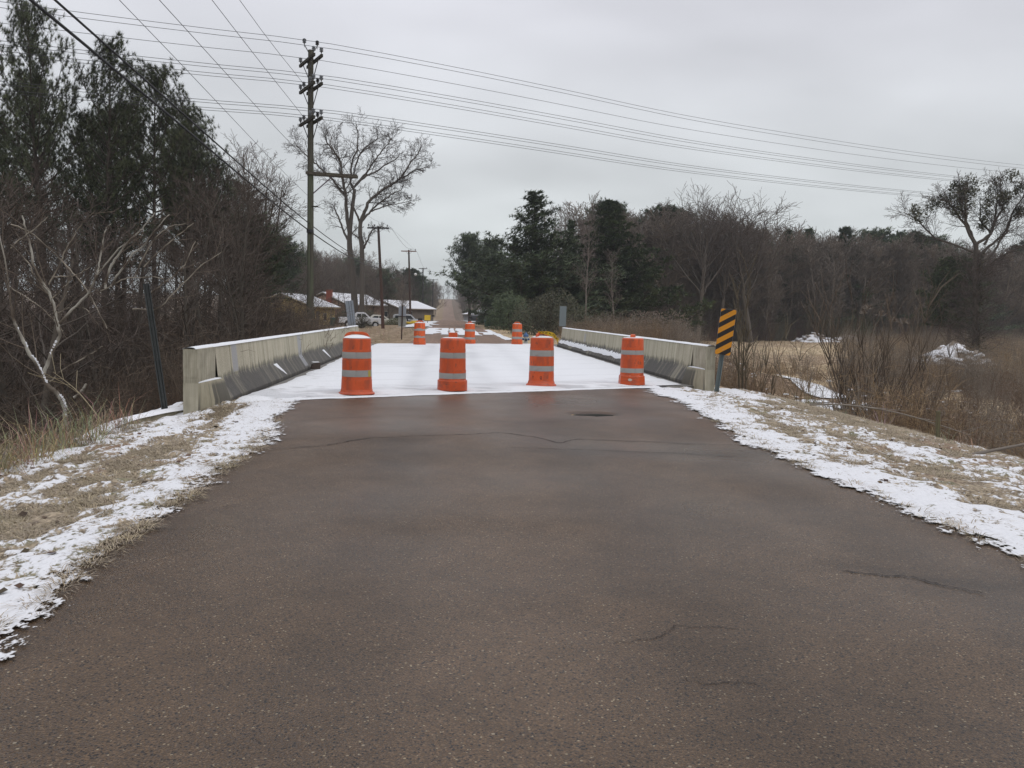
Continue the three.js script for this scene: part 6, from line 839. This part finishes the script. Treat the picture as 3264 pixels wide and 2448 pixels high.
leafyMound('evergreen_bush', 'green bush with bits of yellow beside the parked vehicles', 'bush', [-6.2, -0.6, -108], 1.8, 1.3, 2600, [[0.05, 0.06, 0.03], [0.11, 0.10, 0.03]], 0.15, 13); leafyMound('evergreen_bush', 'twiggy grey-green bush in front of the white pickup truck', 'bush', [-9.1, -0.55, -97], 1.25, 1.75, 1300, [[0.06, 0.065, 0.04], [0.11, 0.105, 0.07]], 0.12, 14, 90);
leafyMound('evergreen_bush', 'dark bush against the brick house behind the truck', 'bush', [-14.2, -0.5, -128], 1.9, 2.2, 2600, olv, 0.18, 15); leafyMound('evergreen_bush', 'olive bush behind the pair of big bare trees', 'bush', [-10.8, -0.5, -122], 2.6, 2.4, 2600, [[0.07, 0.06, 0.035], [0.12, 0.10, 0.06]], 0.2, 16);
// rubble and snow-capped rocks
{
  const r = rngOf(31), rg = new THREE.IcosahedronGeometry(0.5, 1), a = rg.attributes.position; for (let i = 0; i < a.count; i++) { const k = 0.75 + 0.5 * vnoise(a.getX(i) * 3 + 9, a.getY(i) * 3 + a.getZ(i) * 2, 3); a.setXYZ(i, a.getX(i) * k, a.getY(i) * k * 0.7, a.getZ(i) * k); } rg.computeVertexNormals();
  const cg = new THREE.SphereGeometry(0.42, 14, 6, 0, 6.2832, 0, 1.35); cg.scale(1, 0.35, 1); cg.translate(0, 0.22, 0); let first = null;
  const rm = mat({ color: rgb(0.11, 0.095, 0.08), roughness: 0.95 });
  for (let k = 0; k < 46; k++) { const z = -lerp(21, 41, r()), x = -z * lerp(0.405, 0.50, r()), lb = 'dark rock capped with snow in the creek bed below the seed-head shrub', gp = 'snow-capped rocks in the right creek bed'; let t; if (!first) { t = first = thing('snowy_rock', lb, 'rock', [0, 0, 0], 0, gp); part('rock', rg, rm, t); part('snow_cap', cg, snowPlain, t); } else t = copyOf(first, 'snowy_rock', lb, gp); t.position.set(x, gy(x, z) + 0.1, z); t.rotation.y = r() * 6.28; t.scale.set(0.6 + 1.1 * r(), 0.7 + 0.7 * r(), 0.6 + r()); }
  const pile = (label, x, z, R, H, n, seed) => {
    const t = thing('rubble_pile', label, 'rubble pile', [x, gy(x, z) - 0.1, z]), q = rngOf(seed);
    const m = sheet(28, 14, (u, v) => { const an = u * 6.2832, rr = R * v * (0.8 + 0.4 * fbm(Math.cos(an) * 1.5 + 3, Math.sin(an) * 1.5, 2, seed)), h = H * Math.pow(1 - v, 1.1) * (0.8 + 0.4 * fbm(Math.cos(an) * v * 3 + 9, Math.sin(an) * v * 3, 3, seed)); return { p: [Math.cos(an) * rr, h, Math.sin(an) * rr * 0.7], c: fbm(Math.cos(an) * v * 5, Math.sin(an) * v * 5 + 4, 3, seed + 2) > 0.5 ? [0.8, 0.81, 0.83] : [0.17, 0.135, 0.10] }; }, true);
    part('earth_mound', m, vmat, t);
    for (let k = 0; k < n; k++) { const an = q() * 6.28, f = Math.sqrt(q()) * 0.8, s = part('slab', box(0.3 + 0.7 * q(), 0.07 + 0.08 * q(), 0.25 + 0.45 * q(), 0, 0, 0, 0.015), mat({ color: q() < 0.68 ? rgb(0.8, 0.81, 0.83) : rgb(0.3, 0.26, 0.22), roughness: 0.95 }), t); s.position.set(Math.cos(an) * R * f, H * (1 - f) * 0.95 + 0.1, Math.sin(an) * R * f * 0.7); s.rotation.set((q() - 0.5) * 0.9, q() * 3, (q() - 0.5) * 0.9); }
    return t;
  };
  pile('rubble pile of broken slabs dusted with snow in front of the mistletoe tree', 39.3, -66, 4.3, 2.5, 52, 5); pile('low snowy debris heap at the edge of the wood, left of two', 60.5, -142, 4.0, 1.5, 20, 6); pile('low snowy debris heap at the edge of the wood, right of two', 67.5, -145, 4.2, 1.2, 18, 7);
}
function fallen(label, pts, r0, cols) { const t = thing('fallen_branch', label, 'branch'), tb = new TB(), P = new THREE.CatmullRomCurve3(pts.map((q) => V(...q))).getPoints(18), R = P.map((_, i) => lerp(r0, r0 * 0.3, i / 18)); tb.poly(P, R, 6, cols); spawn(tb, P, R, 1.2, 0, { levels: 2, seg: [0.3, 0.3], wander: [0.15, 0.2], up: [0, 0], sides: [4, 3], n: [5, 3], t0: [0.4, 0.3], ang: [0.5, 0.5], ratio: [0.5, 0.4], rmin: 0.004, rr: 0.5, col: [cols] }, rngOf(3)); part('stem', tb.geo(), vmat, t); }
fallen('pale bent branch arching over the crest of the right bank', [[5.9, 0.0, -13.9], [6.3, 0.05, -13.4], [6.9, -0.02, -12.9], [7.6, -0.25, -12.2]], 0.018, [0.25, 0.22, 0.18]);
fallen('pale fallen branch at the right edge of the view', [[5.9, -0.15, -9.6], [6.6, 0.02, -9.5], [7.6, 0.2, -9.6]], 0.022, [0.19, 0.165, 0.14]);
fallen('thin reed stem lying across the left kerb', [[-4.0, 0.02, -10.6], [-4.4, 0.35, -10.9], [-4.8, 0.55, -11.2]], 0.008, [0.30, 0.25, 0.16]);
{ const t = thing('wooden_stake', 'short grey wooden stake on the crest of the right bank', 'stake', [6.75, -0.45, -11.6]); part('stake_shaft', box(0.05, 0.62, 0.04, 0, 0.3, 0, 0.006, 0, 0.04), mat({ map: poleTex, color: rgb(1.5, 1.35, 1.1), roughness: 0.95 }), t); }

renderer.render(scene, camera);
